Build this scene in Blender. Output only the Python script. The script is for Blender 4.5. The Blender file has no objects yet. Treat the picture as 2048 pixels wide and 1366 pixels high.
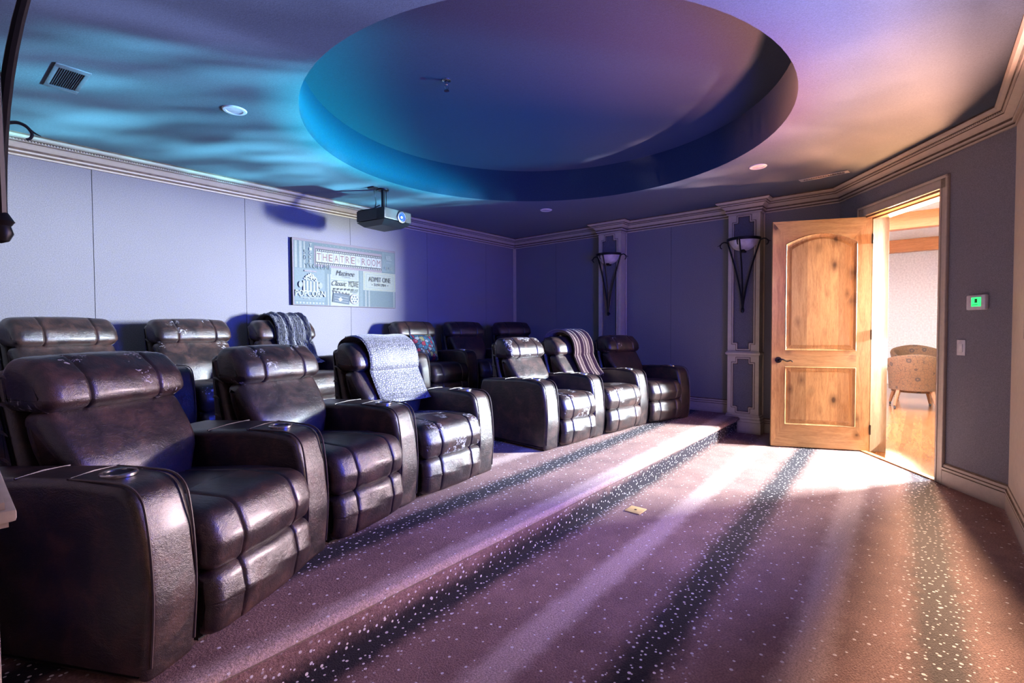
import bpy, bmesh, math, random
from mathutils import Vector, Matrix
from mathutils.geometry import tessellate_polygon
random.seed(7)
S = bpy.context.scene
COL = S.collection
R = math.radians

# ------------------------------------------------------------------ measures of the place
XL, XR, YB, YF = -0.125, 6.52, 5.48, -0.476       # left wall, right wall, back wall, front wall
CEIL = 2.83
TH = 0.61807                                       # direction of the slanted door wall
U = Vector((math.cos(TH), math.sin(TH)))           # along the door wall
N = Vector((-math.sin(TH), math.cos(TH)))          # into the theatre
DW = -3.1853                                       # N . p on the door wall
P1 = 0.19                                          # lower platform height
P2 = 0.385                                         # upper platform height
YP1, YP2 = 1.71, 3.95
RC = Vector((3.258, 2.447)); RR = 1.8426; RTOP = 3.19
def dwp(u, off=0.0):
    p = U*u + N*(DW+off); return (p.x, p.y)
DWR = (XR, (DW + math.sin(TH)*XR)/math.cos(TH))    # door wall meets right wall
DWF = ((YF*math.cos(TH)-DW)/math.sin(TH), YF)      # door wall meets front wall

# ------------------------------------------------------------------ helpers
def link(o, parent=None):
    COL.objects.link(o)
    if parent: o.parent = parent
    return o
def tag(o, label=None, cat=None, group=None, kind=None):
    if label: o['label'] = label
    if cat: o['category'] = cat
    if group: o['group'] = group
    if kind: o['kind'] = kind
    return o
def thing(name, label, cat, loc=(0,0,0), rz=0.0, group=None, kind=None):
    o = bpy.data.objects.new(name, None); o.empty_display_size = .1
    o.location = loc; o.rotation_euler = (0,0,rz)
    link(o); return tag(o, label, cat, group, kind)
def obj(name, bm, mats, parent=None, smooth=True, angle=40):
    bmesh.ops.recalc_face_normals(bm, faces=bm.faces)
    if smooth:
        for f in bm.faces: f.smooth = True
        la = R(angle)
        for e in bm.edges:
            if len(e.link_faces) == 2 and e.calc_face_angle(0) > la: e.smooth = False
    me = bpy.data.meshes.new(name); bm.to_mesh(me); bm.free()
    for m in (mats if isinstance(mats, (list, tuple)) else [mats]): me.materials.append(m)
    return link(bpy.data.objects.new(name, me), parent)
def BM(): return bmesh.new()
def box(bm, c, s, rz=0, mi=0, bev=0.0, rot=None):
    M = Matrix.Translation(c) @ (rot if rot else Matrix.Rotation(rz, 4, 'Z')) @ Matrix.Diagonal((*s, 1))
    r = bmesh.ops.create_cube(bm, size=1, matrix=M)
    fs = set(f for v in r['verts'] for f in v.link_faces)
    for f in fs: f.material_index = mi
    if bev:
        es = set(e for v in r['verts'] for e in v.link_edges)
        q = bmesh.ops.bevel(bm, geom=list(es), offset=bev, segments=2, affect='EDGES', profile=.6)
        for f in q['faces']: f.material_index = mi
def b2(bm, lo, hi, mi=0, bev=0.0):
    box(bm, [(a+b)/2 for a, b in zip(lo, hi)], [b-a for a, b in zip(lo, hi)], 0, mi, bev)
def poly(bm, pts, mi=0):
    f = bm.faces.new([bm.verts.new(p) for p in pts]); f.material_index = mi; return f
def prism(bm, pts2, z0, z1, mi=0):
    a = [bm.verts.new((x, y, z0)) for x, y in pts2]; b = [bm.verts.new((x, y, z1)) for x, y in pts2]
    n = len(pts2); fs = [bm.faces.new(a), bm.faces.new(b)]
    for i in range(n): fs.append(bm.faces.new((a[i], a[(i+1)%n], b[(i+1)%n], b[i])))
    for f in fs: f.material_index = mi
def grid(bm, rows, closed=False, cap=False, mi=0):
    vs = [[bm.verts.new(p) for p in r] for r in rows]
    m = len(rows[0])
    for i in range(len(rows)-1):
        for j in range(m if closed else m-1):
            f = bm.faces.new((vs[i][j], vs[i][(j+1)%m], vs[i+1][(j+1)%m], vs[i+1][j])); f.material_index = mi
    if cap:
        for r in (vs[0], vs[-1]):
            f = bm.faces.new(r); f.material_index = mi
    return vs
def tube(bm, pts, rad, n=8, mi=0, cap=True):
    pts = [Vector(p) for p in pts]; rows = []; up = Vector((.13, .27, 1)).normalized()
    for i, p in enumerate(pts):
        t = (pts[min(i+1, len(pts)-1)] - pts[max(i-1, 0)]).normalized()
        a = up - t*up.dot(t)
        a = a.normalized() if a.length > 1e-4 else t.orthogonal().normalized()
        up = a; b = t.cross(a)
        rr = rad(i/(len(pts)-1)) if callable(rad) else rad
        rows.append([p + (a*math.cos(2*math.pi*k/n) + b*math.sin(2*math.pi*k/n))*rr for k in range(n)])
    grid(bm, rows, True, cap, mi)
def lathe(bm, prof, c, n=24, axis='Z', mi=0, a0=0.0, a1=None):
    full = a1 is None; rows = []
    for r, h in prof:
        row = []
        for k in range(n if full else n+1):
            a = a0 + (2*math.pi if full else (a1-a0))*k/n
            x, y = r*math.cos(a), r*math.sin(a)
            p = (x, y, h) if axis == 'Z' else ((x, h, y) if axis == 'Y' else (h, x, y))
            row.append(Vector(c)+Vector(p))
        rows.append(row)
    grid(bm, rows, full, False, mi)
def smooth_path(pts, n=6):
    pts = [Vector(p) for p in pts]; out = []
    for i in range(len(pts)-1):
        p0, p1, p2, p3 = pts[max(i-1,0)], pts[i], pts[i+1], pts[min(i+2,len(pts)-1)]
        for k in range(n):
            t = k/n
            out.append(.5*((2*p1)+(p2-p0)*t+(2*p0-5*p1+4*p2-p3)*t*t+(3*p1-p0-3*p2+p3)*t**3))
    return out+[pts[-1]]
def fillet(pts, n=5):
    """pts: (y, z, r) corners of a closed outline -> dense outline with rounded corners"""
    out = []; m = len(pts)
    for i in range(m):
        p = Vector(pts[i][:2]); r = pts[i][2]
        a = Vector(pts[i-1][:2])-p; b = Vector(pts[(i+1)%m][:2])-p
        la, lb = a.length, b.length; a.normalize(); b.normalize()
        ang = a.angle(b); d = min(r/math.tan(ang/2), la*.48, lb*.48)
        s, e = p+a*d, p+b*d
        for k in range(n+1):
            t = k/n; out.append((1-t)**2*s+2*t*(1-t)*p+t*t*e)
    # resample long spans so bulges read
    res = []
    for i in range(len(out)):
        p, q = out[i], out[(i+1)%len(out)]; L = (q-p).length
        if L < 1e-6: continue
        k = max(1, int(L/.05))
        for j in range(k): res.append(p.lerp(q, j/k))
    return res
def onormals(pr):
    m = len(pr); area = sum(pr[i].x*pr[(i+1)%m].y-pr[(i+1)%m].x*pr[i].y for i in range(m)); s = 1 if area > 0 else -1
    out = []
    for i in range(m):
        t = pr[(i+1)%m]-pr[i-1]; t.normalize(); out.append(Vector((t.y, -t.x))*s)
    return out
def loft(bm, prof, x0, x1, rend=.035, seams=(), sd=.007, sw=.011, crown=.0, mi=0, shear=None, n_mid=12, wob=0):
    """extrude an outline in the YZ plane along X, with rounded ends, sewn creases and a soft bulge"""
    nor = onormals(prof); xs = set()
    for k in range(6):
        d = rend*(1-math.cos(math.pi/2*k/5)); xs.add(round(x0+d, 5)); xs.add(round(x1-d, 5))
    for k in range(n_mid+1): xs.add(round(x0+rend+(x1-x0-2*rend)*k/n_mid, 5))
    for s in seams:
        for q in (-2.2, -1, -.4, 0, .4, 1, 2.2): xs.add(round(s+q*sw, 5))
    xs = sorted(xs); rows = []
    for x in xs:
        e = min(x-x0, x1-x); d = 0
        if e < rend: d = rend-math.sqrt(max(0, rend*rend-(rend-e)**2))
        for s in seams: d += sd*math.exp(-((x-s)/sw)**2)
        t = (x-x0)/(x1-x0); d -= crown*math.sin(math.pi*t)
        row = []
        for i, (p, nn) in enumerate(zip(prof, nor)):
            dd = d + (wob*math.sin(x*41+i*1.7)*math.sin(i*.9+x*17) if wob else 0)
            q = p-nn*dd; xx = x
            if shear: xx = shear(x, q.x, q.y)
            row.append((xx, q.x, q.y))
        rows.append(row)
    grid(bm, rows, True, True, mi)
def sweep(bm, path, prof, glaze=()):
    """profile (offset to the RIGHT of travel, z) carried along a 2D wall line with mitred corners"""
    P = [Vector(p) for p in path]; rows = []
    for i, p in enumerate(P):
        nrm = []
        if i > 0: t = (P[i]-P[i-1]).normalized(); nrm.append(Vector((t.y, -t.x)))
        if i < len(P)-1: t = (P[i+1]-P[i]).normalized(); nrm.append(Vector((t.y, -t.x)))
        if len(nrm) == 2:
            m = nrm[0]+nrm[1]; m /= m.length_squared/2 if m.length_squared > .01 else 1
        else: m = nrm[0]
        rows.append([(p.x+m.x*d, p.y+m.y*d, z) for d, z in prof])
    vs = grid(bm, rows, True, True)
    m = len(prof)
    for i in range(len(rows)-1):
        for j in glaze:
            fs = set(vs[i][j].link_faces) & set(vs[i][(j+1)%m].link_faces) & set(vs[i+1][j].link_faces)
            for f in fs: f.material_index = 1

# ------------------------------------------------------------------ materials
class G:
    def __init__(s, name):
        s.m = bpy.data.materials.new(name); s.m.use_nodes = True; s.t = s.m.node_tree; s.n = s.t.nodes
        s.b = s.n['Principled BSDF']; s.out = s.n['Material Output']
    def node(s, ty, **k):
        x = s.n.new(ty)
        for a, v in k.items(): setattr(x, a, v)
        return x
    def l(s, a, b): s.t.links.new(a, b)
    def put(s, sock, v):
        if hasattr(v, 'links') or isinstance(v, bpy.types.NodeSocket): s.l(v, sock)
        else: sock.default_value = v
    def math(s, op, a, b=0.0, c=None, clamp=False):
        x = s.node('ShaderNodeMath', operation=op, use_clamp=clamp)
        s.put(x.inputs[0], a); s.put(x.inputs[1], b)
        if c is not None: s.put(x.inputs[2], c)
        return x.outputs[0]
    def mix(s, f, a, b, bt='MIX'):
        x = s.node('ShaderNodeMix', data_type='RGBA', blend_type=bt)
        s.put(x.inputs[0], f); s.put(x.inputs[6], a); s.put(x.inputs[7], b); return x.outputs[2]
    def coord(s, what='Object'): return s.node('ShaderNodeTexCoord').outputs[what]
    def mapping(s, v, sc=(1,1,1), loc=(0,0,0), rot=(0,0,0)):
        x = s.node('ShaderNodeMapping'); s.l(v, x.inputs[0]); x.inputs['Location'].default_value = loc
        x.inputs['Rotation'].default_value = rot; x.inputs['Scale'].default_value = sc; return x.outputs[0]
    def noise(s, v, scale=5, detail=3, rough=.5, dist=0.0):
        x = s.node('ShaderNodeTexNoise'); s.l(v, x.inputs['Vector']); x.inputs['Scale'].default_value = scale
        x.inputs['Detail'].default_value = detail; x.inputs['Roughness'].default_value = rough
        x.inputs['Distortion'].default_value = dist; return x.outputs['Fac']
    def voro(s, v, scale, feature='F1', rnd=1.0, out='Distance'):
        x = s.node('ShaderNodeTexVoronoi', feature=feature); s.l(v, x.inputs['Vector']); x.inputs['Scale'].default_value = scale
        x.inputs['Randomness'].default_value = rnd; return x.outputs[out]
    def ramp(s, f, stops, interp='LINEAR'):
        x = s.node('ShaderNodeValToRGB'); s.put(x.inputs[0], f); cr = x.color_ramp; cr.interpolation = interp
        while len(cr.elements) < len(stops): cr.elements.new(.5)
        for e, (p, c) in zip(cr.elements, stops): e.position = p; e.color = c if len(c) == 4 else (*c, 1)
        return x.outputs[0]
    def sep(s, v):
        x = s.node('ShaderNodeSeparateXYZ'); s.l(v, x.inputs[0]); return x.outputs
    def bump(s, h, st=.2, d=.01):
        x = s.node('ShaderNodeBump'); x.inputs['Strength'].default_value = st; x.inputs['Distance'].default_value = d
        s.l(h, x.inputs['Height']); s.l(x.outputs[0], s.b.inputs['Normal'])
    def base(s, c, rough=.5, metal=0.0, spec=.5):
        s.put(s.b.inputs['Base Color'], c if not isinstance(c, tuple) or len(c) == 4 else (*c, 1))
        s.put(s.b.inputs['Roughness'], rough); s.b.inputs['Metallic'].default_value = metal
        s.b.inputs['Specular IOR Level'].default_value = spec; return s
def plain(name, c, rough=.5, metal=0.0, spec=.5, var=.06, scale=30):
    g = G(name); n = g.noise(g.coord(), scale, 3)
    c4 = (*c, 1); d = tuple(x*(1-var*2) for x in c)+(1,); e = tuple(min(1, x*(1+var*2)) for x in c)+(1,)
    g.base(g.ramp(n, [(.3, d), (.7, e)]), rough, metal, spec); return g.m
def emit(name, c, st):
    g = G(name); g.base((*[x*.3 for x in c],), .4)
    g.b.inputs['Emission Color'].default_value = (*c, 1); g.b.inputs['Emission Strength'].default_value = st; return g.m

def carpet(name, shift):
    g = G(name); co = g.coord(); s = g.sep(co)
    st = g.math('ADD', g.math('ADD', s[1], s[2]), g.math('MULTIPLY_ADD', s[0], -.028, .07+shift))
    wob = g.math('MULTIPLY_ADD', g.noise(co, 9, 4, .7), .10, -.05)
    st = g.math('ADD', st, wob)
    ph = g.math('FRACT', g.math('DIVIDE', g.math('ADD', st, 20*.915-1.75), .915))
    dd = g.math('MULTIPLY', g.math('ABSOLUTE', g.math('SUBTRACT', g.math('FRACT', g.math('ADD', ph, .5)), .5)), .915)
    dl = g.math('MULTIPLY', g.math('ABSOLUTE', g.math('SUBTRACT', ph, .46)), .915)
    def rng(v, a, b):
        x = g.node('ShaderNodeMapRange', interpolation_type='SMOOTHSTEP'); g.l(v, x.inputs[0])
        x.inputs[1].default_value = a; x.inputs[2].default_value = b; x.inputs[3].default_value = 1; x.inputs[4].default_value = 0
        return x.outputs[0]
    dark = rng(dd, .035, .15); light = rng(dl, .03, .115)
    pile = g.noise(co, 120, 3, .75); blot = g.noise(co, 3.2, 5, .65)
    mid = g.ramp(blot, [(.3, (.168, .088, .075)), (.7, (.280, .155, .130))])
    c = g.mix(dark, mid, (.014, .009, .014, 1)); c = g.mix(g.math('MULTIPLY', light, .9), c, (.47, .325, .27, 1))
    c = g.mix(.55, c, g.mix(1.0, c, g.ramp(pile, [(.32, (.30, .30, .30)), (.68, (1.7, 1.7, 1.7))]), 'MULTIPLY'))
    def dots(scale, r, loc):
        cv_ = g.node('ShaderNodeCombineXYZ'); g.l(s[0], cv_.inputs[0]); g.l(g.math('ADD', s[1], s[2]), cv_.inputs[1])
        v = g.mapping(cv_.outputs[0], loc=loc); q = g.node('ShaderNodeTexVoronoi', feature='F1', voronoi_dimensions='2D'); g.l(v, q.inputs['Vector']); q.inputs['Scale'].default_value = scale
        q.inputs['Randomness'].default_value = .9
        rr = g.math('MULTIPLY', g.math('MULTIPLY_ADD', g.sep(q.outputs['Color'])[0], .7, .55), r*scale)
        return g.math('LESS_THAN', q.outputs['Distance'], rr)
    sparse = dots(11.5, .0056, (0, 0, 0)); dense = g.math('MULTIPLY', dots(24, .0050, (3, 1, .01)), rng(dd, .11, .19))
    dot = g.math('MAXIMUM', sparse, dense)
    c = g.mix(dot, c, (.66, .58, .57, 1))
    g.base(c, .95, 0, .1); g.b.inputs['Sheen Weight'].default_value = .06; g.b.inputs['Sheen Roughness'].default_value = .5
    g.bump(g.math('ADD', pile, g.math('MULTIPLY', blot, .6)), .5, .008); return g.m
def fabric(name, c):
    g = G(name); co = g.coord(); n = g.noise(co, 150, 3, .8); b = g.noise(co, 1.1, 3)
    cc = g.ramp(n, [(.34, tuple(x*.72 for x in c)), (.66, tuple(min(1, x*1.25) for x in c))])
    cc = g.mix(.25, cc, g.mix(1.0, cc, g.ramp(b, [(.3, (.8, .8, .8)), (.7, (1.1, 1.1, 1.1))]), 'MULTIPLY'))
    g.base(cc, .9, 0, .15); g.b.inputs['Sheen Weight'].default_value = .15; g.bump(n, .35, .004); return g.m
def cream(name, a=(.58, .49, .38), b=(.20, .145, .10)):
    """painted cream with a brown antique glaze lying in the grooves"""
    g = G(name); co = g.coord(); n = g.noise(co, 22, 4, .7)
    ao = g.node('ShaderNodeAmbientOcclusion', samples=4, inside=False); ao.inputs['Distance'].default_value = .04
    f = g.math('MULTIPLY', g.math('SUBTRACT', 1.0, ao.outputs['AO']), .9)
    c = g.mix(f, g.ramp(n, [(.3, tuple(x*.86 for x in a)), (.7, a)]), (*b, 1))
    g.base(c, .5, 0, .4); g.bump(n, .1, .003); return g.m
def leather(name, worn=0.0, seed=0.0, tear=0.0):
    g = G(name); co = g.mapping(g.coord(), loc=(seed, seed*.37, seed*.71))
    m1 = g.noise(co, 9, 6, .68, .5); m2 = g.noise(co, 90, 3, .6); gr = g.voro(co, 420)
    c = g.ramp(m1, [(.30, (.008, .0055, .0065)), (.48, (.022, .012, .011)), (.70, (.072, .033, .025))])
    wr = g.noise(g.mapping(co, sc=(1, .35, 1)), 38, 4, .7, 1.2)
    rough = g.math('MULTIPLY_ADD', m1, .22, .27)
    if worn:
        patch = g.noise(co, 5.5, 2, .5)
        fl = g.math('MULTIPLY', g.math('GREATER_THAN', g.noise(g.mapping(co, sc=(1, 1.8, .6)), 48, 4, .65, .8), .605-.035*worn),
                    g.math('GREATER_THAN', patch, .60-.05*worn))
        c = g.mix(fl, c, (.38, .36, .37, 1)); rough = g.math('MULTIPLY_ADD', fl, .3, rough)
    if tear:
        tr = g.math('MULTIPLY', g.math('GREATER_THAN', g.noise(g.mapping(co, sc=(2.6, 1, .8)), 9, 5, .7, .6), .66), 1.0)
        c = g.mix(tr, c, (.022, .02, .022, 1)); rough = g.math('MULTIPLY_ADD', tr, .4, rough)
    g.base(c, rough, 0, .62); g.b.inputs['Coat Weight'].default_value = .16; g.b.inputs['Coat Roughness'].default_value = .22
    g.bump(g.math('ADD', g.math('MULTIPLY', gr, .18), g.math('ADD', g.math('MULTIPLY', m2, .22), g.math('MULTIPLY', wr, .9))), .32, .009); return g.m
def wood(name, dark, lite, sc=(1, 1, 1), rough=.42, knots=True, axis=2, planks=0.0):
    g = G(name); co = g.coord(); s = g.sep(co)
    sq = [6, 6, 6]; sq[axis] = .7
    n = g.noise(g.mapping(co, sc=sq), 3.2, 6, .62, 1.4); f = g.noise(g.mapping(co, sc=[x*6 for x in sq]), 6, 3, .6)
    v = g.math('MULTIPLY_ADD', f, .35, g.math('MULTIPLY', n, .7))
    c = g.ramp(v, [(.32, dark), (.62, lite)])
    if planks:
        p = g.node('ShaderNodeTexWhiteNoise', noise_dimensions='1D')
        g.l(g.math('FLOOR', g.math('DIVIDE', s[1] if planks > 0 else s[0], abs(planks))), p.inputs['W'])
        c = g.mix(.55, c, g.mix(1.0, c, g.ramp(p.outputs['Value'], [(0, (.62, .58, .55)), (1, (1.25, 1.2, 1.15))]), 'MULTIPLY'))
    if knots:
        k = g.node('ShaderNodeTexVoronoi', feature='F1'); g.l(g.mapping(co, sc=(1, 1, .62) if axis == 2 else (1, .6, 1)), k.inputs['Vector']); k.inputs['Scale'].default_value = 5.5
        kk = g.math('SUBTRACT', k.outputs['Distance'], g.math('MULTIPLY', g.math('POWER', g.sep(k.outputs['Color'])[0], 3.0), .15))
        c = g.mix(g.ramp(kk, [(0, (1, 1, 1)), (.07, (.5, .5, .5)), (.26, (0, 0, 0))]), c, tuple(x*.28 for x in dark)+(1,))
    g.base(c, rough, 0, .45); g.bump(f, .08, .003); return g.m

M = {}
M['carpet'] = carpet('carpet_floor', 0.0)
M['carpet_top'] = carpet('carpet_platform', .225)
M['wall'] = fabric('wall_fabric', (.205, .195, .215))
M['inlay'] = fabric('inlay_fabric', (.14, .132, .148))
M['cream'] = cream('antique_cream')
M['glaze'] = plain('brown_glaze', (.13, .085, .055), .55, 0, .3, .2, 18)
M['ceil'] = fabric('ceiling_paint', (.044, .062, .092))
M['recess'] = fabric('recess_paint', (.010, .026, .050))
M['plain_white'] = plain('white_paint', (.78, .78, .76), .6)
M['iron'] = plain('wrought_iron', (.012, .011, .013), .42, .6, .5)
M['frost'] = plain('frosted_glass', (.55, .5, .55), .35, 0, .5, .12, 14)
M['metal'] = plain('brushed_steel', (.5, .48, .48), .25, 1.0)
M['bronze'] = plain('oiled_bronze', (.06, .042, .03), .35, 1.0)
M['blackp'] = plain('black_plastic', (.02, .021, .023), .4)
M['greyp'] = plain('projector_grey', (.016, .019, .023), .45)
M['whitep'] = plain('white_plastic', (.66, .64, .66), .4)
M['dark'] = plain('dark_hollow', (.01, .01, .012), .8)
M['alder'] = wood('knotty_alder', (.25, .115, .042), (.47, .275, .118), planks=-.145)
M['alder_rail'] = wood('knotty_alder_rail', (.26, .125, .046), (.45, .26, .112), axis=0)
M['jamb'] = wood('jamb_alder', (.17, .10, .048), (.28, .18, .095), knots=False)
M['plank'] = wood('oak_planks', (.25, .095, .032), (.42, .19, .072), rough=.18, knots=False, axis=0, planks=.09)
M['beam'] = wood('stained_beam', (.36, .13, .035), (.55, .22, .07), knots=False, axis=1)
M['leg'] = wood('chair_leg', (.16, .07, .03), (.30, .15, .07), knots=False)
M['lens'] = emit('projector_lens_glow', (.012, .06, 1.0), .8)
M['lens_core'] = emit('projector_lamp', (.45, .65, 1.0), 3.5)
M['lcd'] = emit('green_display', (.03, 1.0, .16), .9)
M['screen'] = emit('blue_screen_picture', (.02, .07, 1.0), .6)
M['cavity'] = M['dark']
LE = [leather('leather_%d' % i, seed=i*1.3) for i in range(3)]
LW = leather('leather_worn', .7, 4.1); LX = leather('leather_flaked', 1.5, 2.2); LT = leather('leather_torn', .35, 6.6, 1)
M['shell'] = leather('leather_shell', 0, 9.3)
M['pipe'] = plain('leather_piping', (.05, .032, .03), .4)

# ------------------------------------------------------------------ the room shell
def struct(name, bm, mats, label=None, smooth=False, angle=30):
    o = obj(name, bm, mats, None, smooth, angle); tag(o, label, None, None, 'structure'); return o

bm = BM()
fl = [(XL, YF), DWF, DWR, (XR, YP1+.12), (XL, YP1+.12)]
prism(bm, fl, -.1, 0); struct('floor', bm, M['carpet'], 'carpet floor with starry dark and pale stripes below the step')
def platform(name, y0, y1, z, label):
    bm = BM(); nose = .028; rr = .03
    pr = [(y0+nose, 0 if z < .3 else P1), (y0+nose, z-.055)]
    for k in range(7):
        a = math.pi*(1.0-k/6*.5)*1; pr.append((y0+rr+rr*math.cos(a), z-rr+rr*math.sin(a)))
    pr += [(y1, z), (y1, z-.06)]
    pr += [(y1, 0 if z < .3 else P1)]
    rows = [[(x, y, zz) for y, zz in pr] for x in (XL, XR)]
    grid(bm, rows, True, True)
    for f in bm.faces:
        f.normal_update()
        c = f.calc_center_median()
        f.material_index = 1 if c.z > z-.05 else 0
    struct(name, bm, [M['carpet'], M['carpet_top']], label, True)
platform('floor_riser', YP1, YB, P1, 'carpeted lower seating platform with a rounded nosing')
platform('floor_riser_back', YP2, YB, P2, 'carpeted upper seating platform under the back row')

def wall_panels(name, p, q, z0, z1, seams, label, thick=.12, holes=None):
    """a wall from p to q (room on the right of travel) upholstered in panels that meet in fine seams"""
    bm = BM(); p, q = Vector(p), Vector(q); L = (q-p).length; t = (q-p)/L; n = Vector((-t.y, t.x))
    def slab(a, b, za, zb, d0, d1, mi=0):
        c = p+t*((a+b)/2)+n*((d0+d1)/2)
        box(bm, (c.x, c.y, (za+zb)/2), (b-a, d1-d0, zb-za), math.atan2(t.y, t.x), mi, 0.0)
    cuts = [0]+list(seams)+[L]; g = .0022
    spans = [(0, L, z0, z1)] if not holes else [(0, holes[0], z0, z1), (holes[1], L, z0, z1), (holes[0], holes[1], holes[2], z1)]
    for a, b, za, zb in spans:
        slab(a, b, za, zb, .008, thick, 1)
        cs = [a]+[s for s in seams if a < s < b]+[b]
        for i in range(len(cs)-1):
            slab(cs[i]+(g if i else 0), cs[i+1]-(g if i < len(cs)-2 else 0), za, zb, 0, .008)
    return struct(name, bm, [M['wall'], M['dark']], label)
ZW = CEIL+.03
wall_panels('wall_back', (XL, YB), (XR, YB), 0, ZW, [s-XL for s in (.865, 2.10, 3.33, 4.56, 5.79)], 'pale fabric wall behind the back row of recliners')
wall_panels('wall_right', (XR, YB), DWR, 0, ZW, [YB-s for s in (4.594, 2.664)], 'fabric wall with the two sconce pilasters at the end of the rows')
wall_panels('wall_left', (XL, YF), (XL, YB), 0, ZW, [1.2, 3.0, 4.9], 'fabric wall beside the near end of the rows')
uR, uL = 4.31, 5.308
Ld = (Vector(DWF)-Vector(DWR)).length; uend = Vector(DWR).dot(U)
wall_panels('wall_door', DWR, DWF, 0, ZW, [], 'slanted fabric wall with the doorway', .2, (uend-uL, uend-uR, 2.425))
wall_panels('wall_front', DWF, (XL, YF), 0, ZW, [.72, 2.9], 'fabric wall that carries the projection screen')

# ceiling with the round recess
bm = BM(); K = 96
outer = [(XL, YF), DWF, DWR, (XR, YB), (XL, YB)]
circ = [(RC.x+RR*math.cos(2*math.pi*k/K), RC.y+RR*math.sin(2*math.pi*k/K)) for k in range(K)]
allp = outer+circ
vs = [bm.verts.new((x, y, CEIL)) for x, y in allp]
for tri in tessellate_polygon([[Vector((x, y, 0)) for x, y in outer], [Vector((x, y, 0)) for x, y in circ]]):
    try: bm.faces.new([vs[i] for i in tri])
    except ValueError: pass
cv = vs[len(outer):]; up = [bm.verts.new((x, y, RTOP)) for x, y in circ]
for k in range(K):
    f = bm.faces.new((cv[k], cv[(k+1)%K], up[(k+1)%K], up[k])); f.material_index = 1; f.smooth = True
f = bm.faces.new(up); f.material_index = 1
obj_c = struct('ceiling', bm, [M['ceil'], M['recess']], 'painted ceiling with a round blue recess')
# structural deck above so no light leaks in from outside
bm = BM(); b2(bm, (XL-.3, YF-.3, RTOP+.02), (XR+.3, YB+.3, RTOP+.12)); 
for s in range(4): pass
struct('ceiling_deck', bm, M['dark'])

# crown and base profiles (offset from wall, z)
CR = [(0, 2.675), (.018, 2.675), (.018, 2.688), (.012, 2.69), (.012, 2.70), (.03, 2.703), (.034, 2.716), (.026, 2.72), (.030, 2.735), (.052, 2.757),
      (.074, 2.768), (.074, 2.775), (.082, 2.777), (.086, 2.784), (.082, 2.791), (.092, 2.793), (.112, 2.802), (.124, 2.817), (.124, CEIL+.001), (0, CEIL+.001)]
def base_prof(z, h=.178): return [(0, z), (.024, z), (.024, z+h-.062), (.019, z+h-.058), (.026, z+h-.05), (.026, z+h-.036), (.017, z+h-.03), (.013, z+h-.012), (.007, z+h), (0, z+h)]
PD = .17; PW = .36
pil = {'r2': 1.685, 'r1': 3.52}
def jog(x, yc, s, hw=PW/2, d=PD, rev=False):
    a = [(x, yc-hw), (x+s*d, yc-hw), (x+s*d, yc+hw), (x, yc+hw)]
    return a[::-1] if rev else a
path = [DWF[0:2], (XL, YF)]
path = [(XL, YF)] + jog(XL, 1.40, 1) + jog(XL, pil['r1'], 1) + [(XL, YB), (XR, YB)] + jog(XR, pil['r1'], -1, rev=True) + jog(XR, pil['r2'], -1, rev=True) + [DWR, DWF, (XL, YF)]
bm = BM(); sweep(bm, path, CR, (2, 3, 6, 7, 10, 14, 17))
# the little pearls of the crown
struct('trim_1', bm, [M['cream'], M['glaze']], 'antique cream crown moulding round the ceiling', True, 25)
bm = BM()
for a, b in (((XL+.3, YB), (XR, YB)), ((XR, 3.3), (XR, 1.9)), (DWR, DWF)):
    a, b = Vector(a), Vector(b); L = (b-a).length; t = (b-a)/L; n = Vector((t.y, -t.x)); k = int(L/.018)
    for i in range(k):
        p = a+t*(i*.018)+n*.088
        bmesh.ops.create_icosphere(bm, subdivisions=1, radius=.0072, matrix=Matrix.Translation((p.x, p.y, 2.784)))
struct('trim_2', bm, M['cream'], 'row of cream beads along the crown moulding', True)
# baseboards at each floor level
bm = BM()
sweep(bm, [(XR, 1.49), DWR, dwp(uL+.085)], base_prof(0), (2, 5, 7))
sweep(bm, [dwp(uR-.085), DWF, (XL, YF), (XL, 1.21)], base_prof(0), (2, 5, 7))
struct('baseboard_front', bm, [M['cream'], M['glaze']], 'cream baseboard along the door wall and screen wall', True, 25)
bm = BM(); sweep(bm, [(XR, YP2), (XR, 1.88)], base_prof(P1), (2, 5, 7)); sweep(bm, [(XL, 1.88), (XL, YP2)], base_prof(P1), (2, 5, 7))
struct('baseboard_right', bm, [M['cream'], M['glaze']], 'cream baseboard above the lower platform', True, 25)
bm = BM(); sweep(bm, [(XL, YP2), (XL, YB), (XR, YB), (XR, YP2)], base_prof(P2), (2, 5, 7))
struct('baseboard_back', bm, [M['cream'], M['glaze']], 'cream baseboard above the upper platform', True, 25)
bm = BM()
for x, y in ((XR, YB),): tube(bm, [(x-.012, y-.012, P2), (x-.012, y-.012, 2.68)], .016, 8); tube(bm, [(x-.035, y-.008, P2), (x-.035, y-.008, 2.68)], .008, 8); tube(bm, [(x-.008, y-.035, P2), (x-.008, y-.035, 2.68)], .008, 8)
struct('trim_3', bm, M['cream'], 'slim corner bead where the back wall meets the right wall', True)

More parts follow.
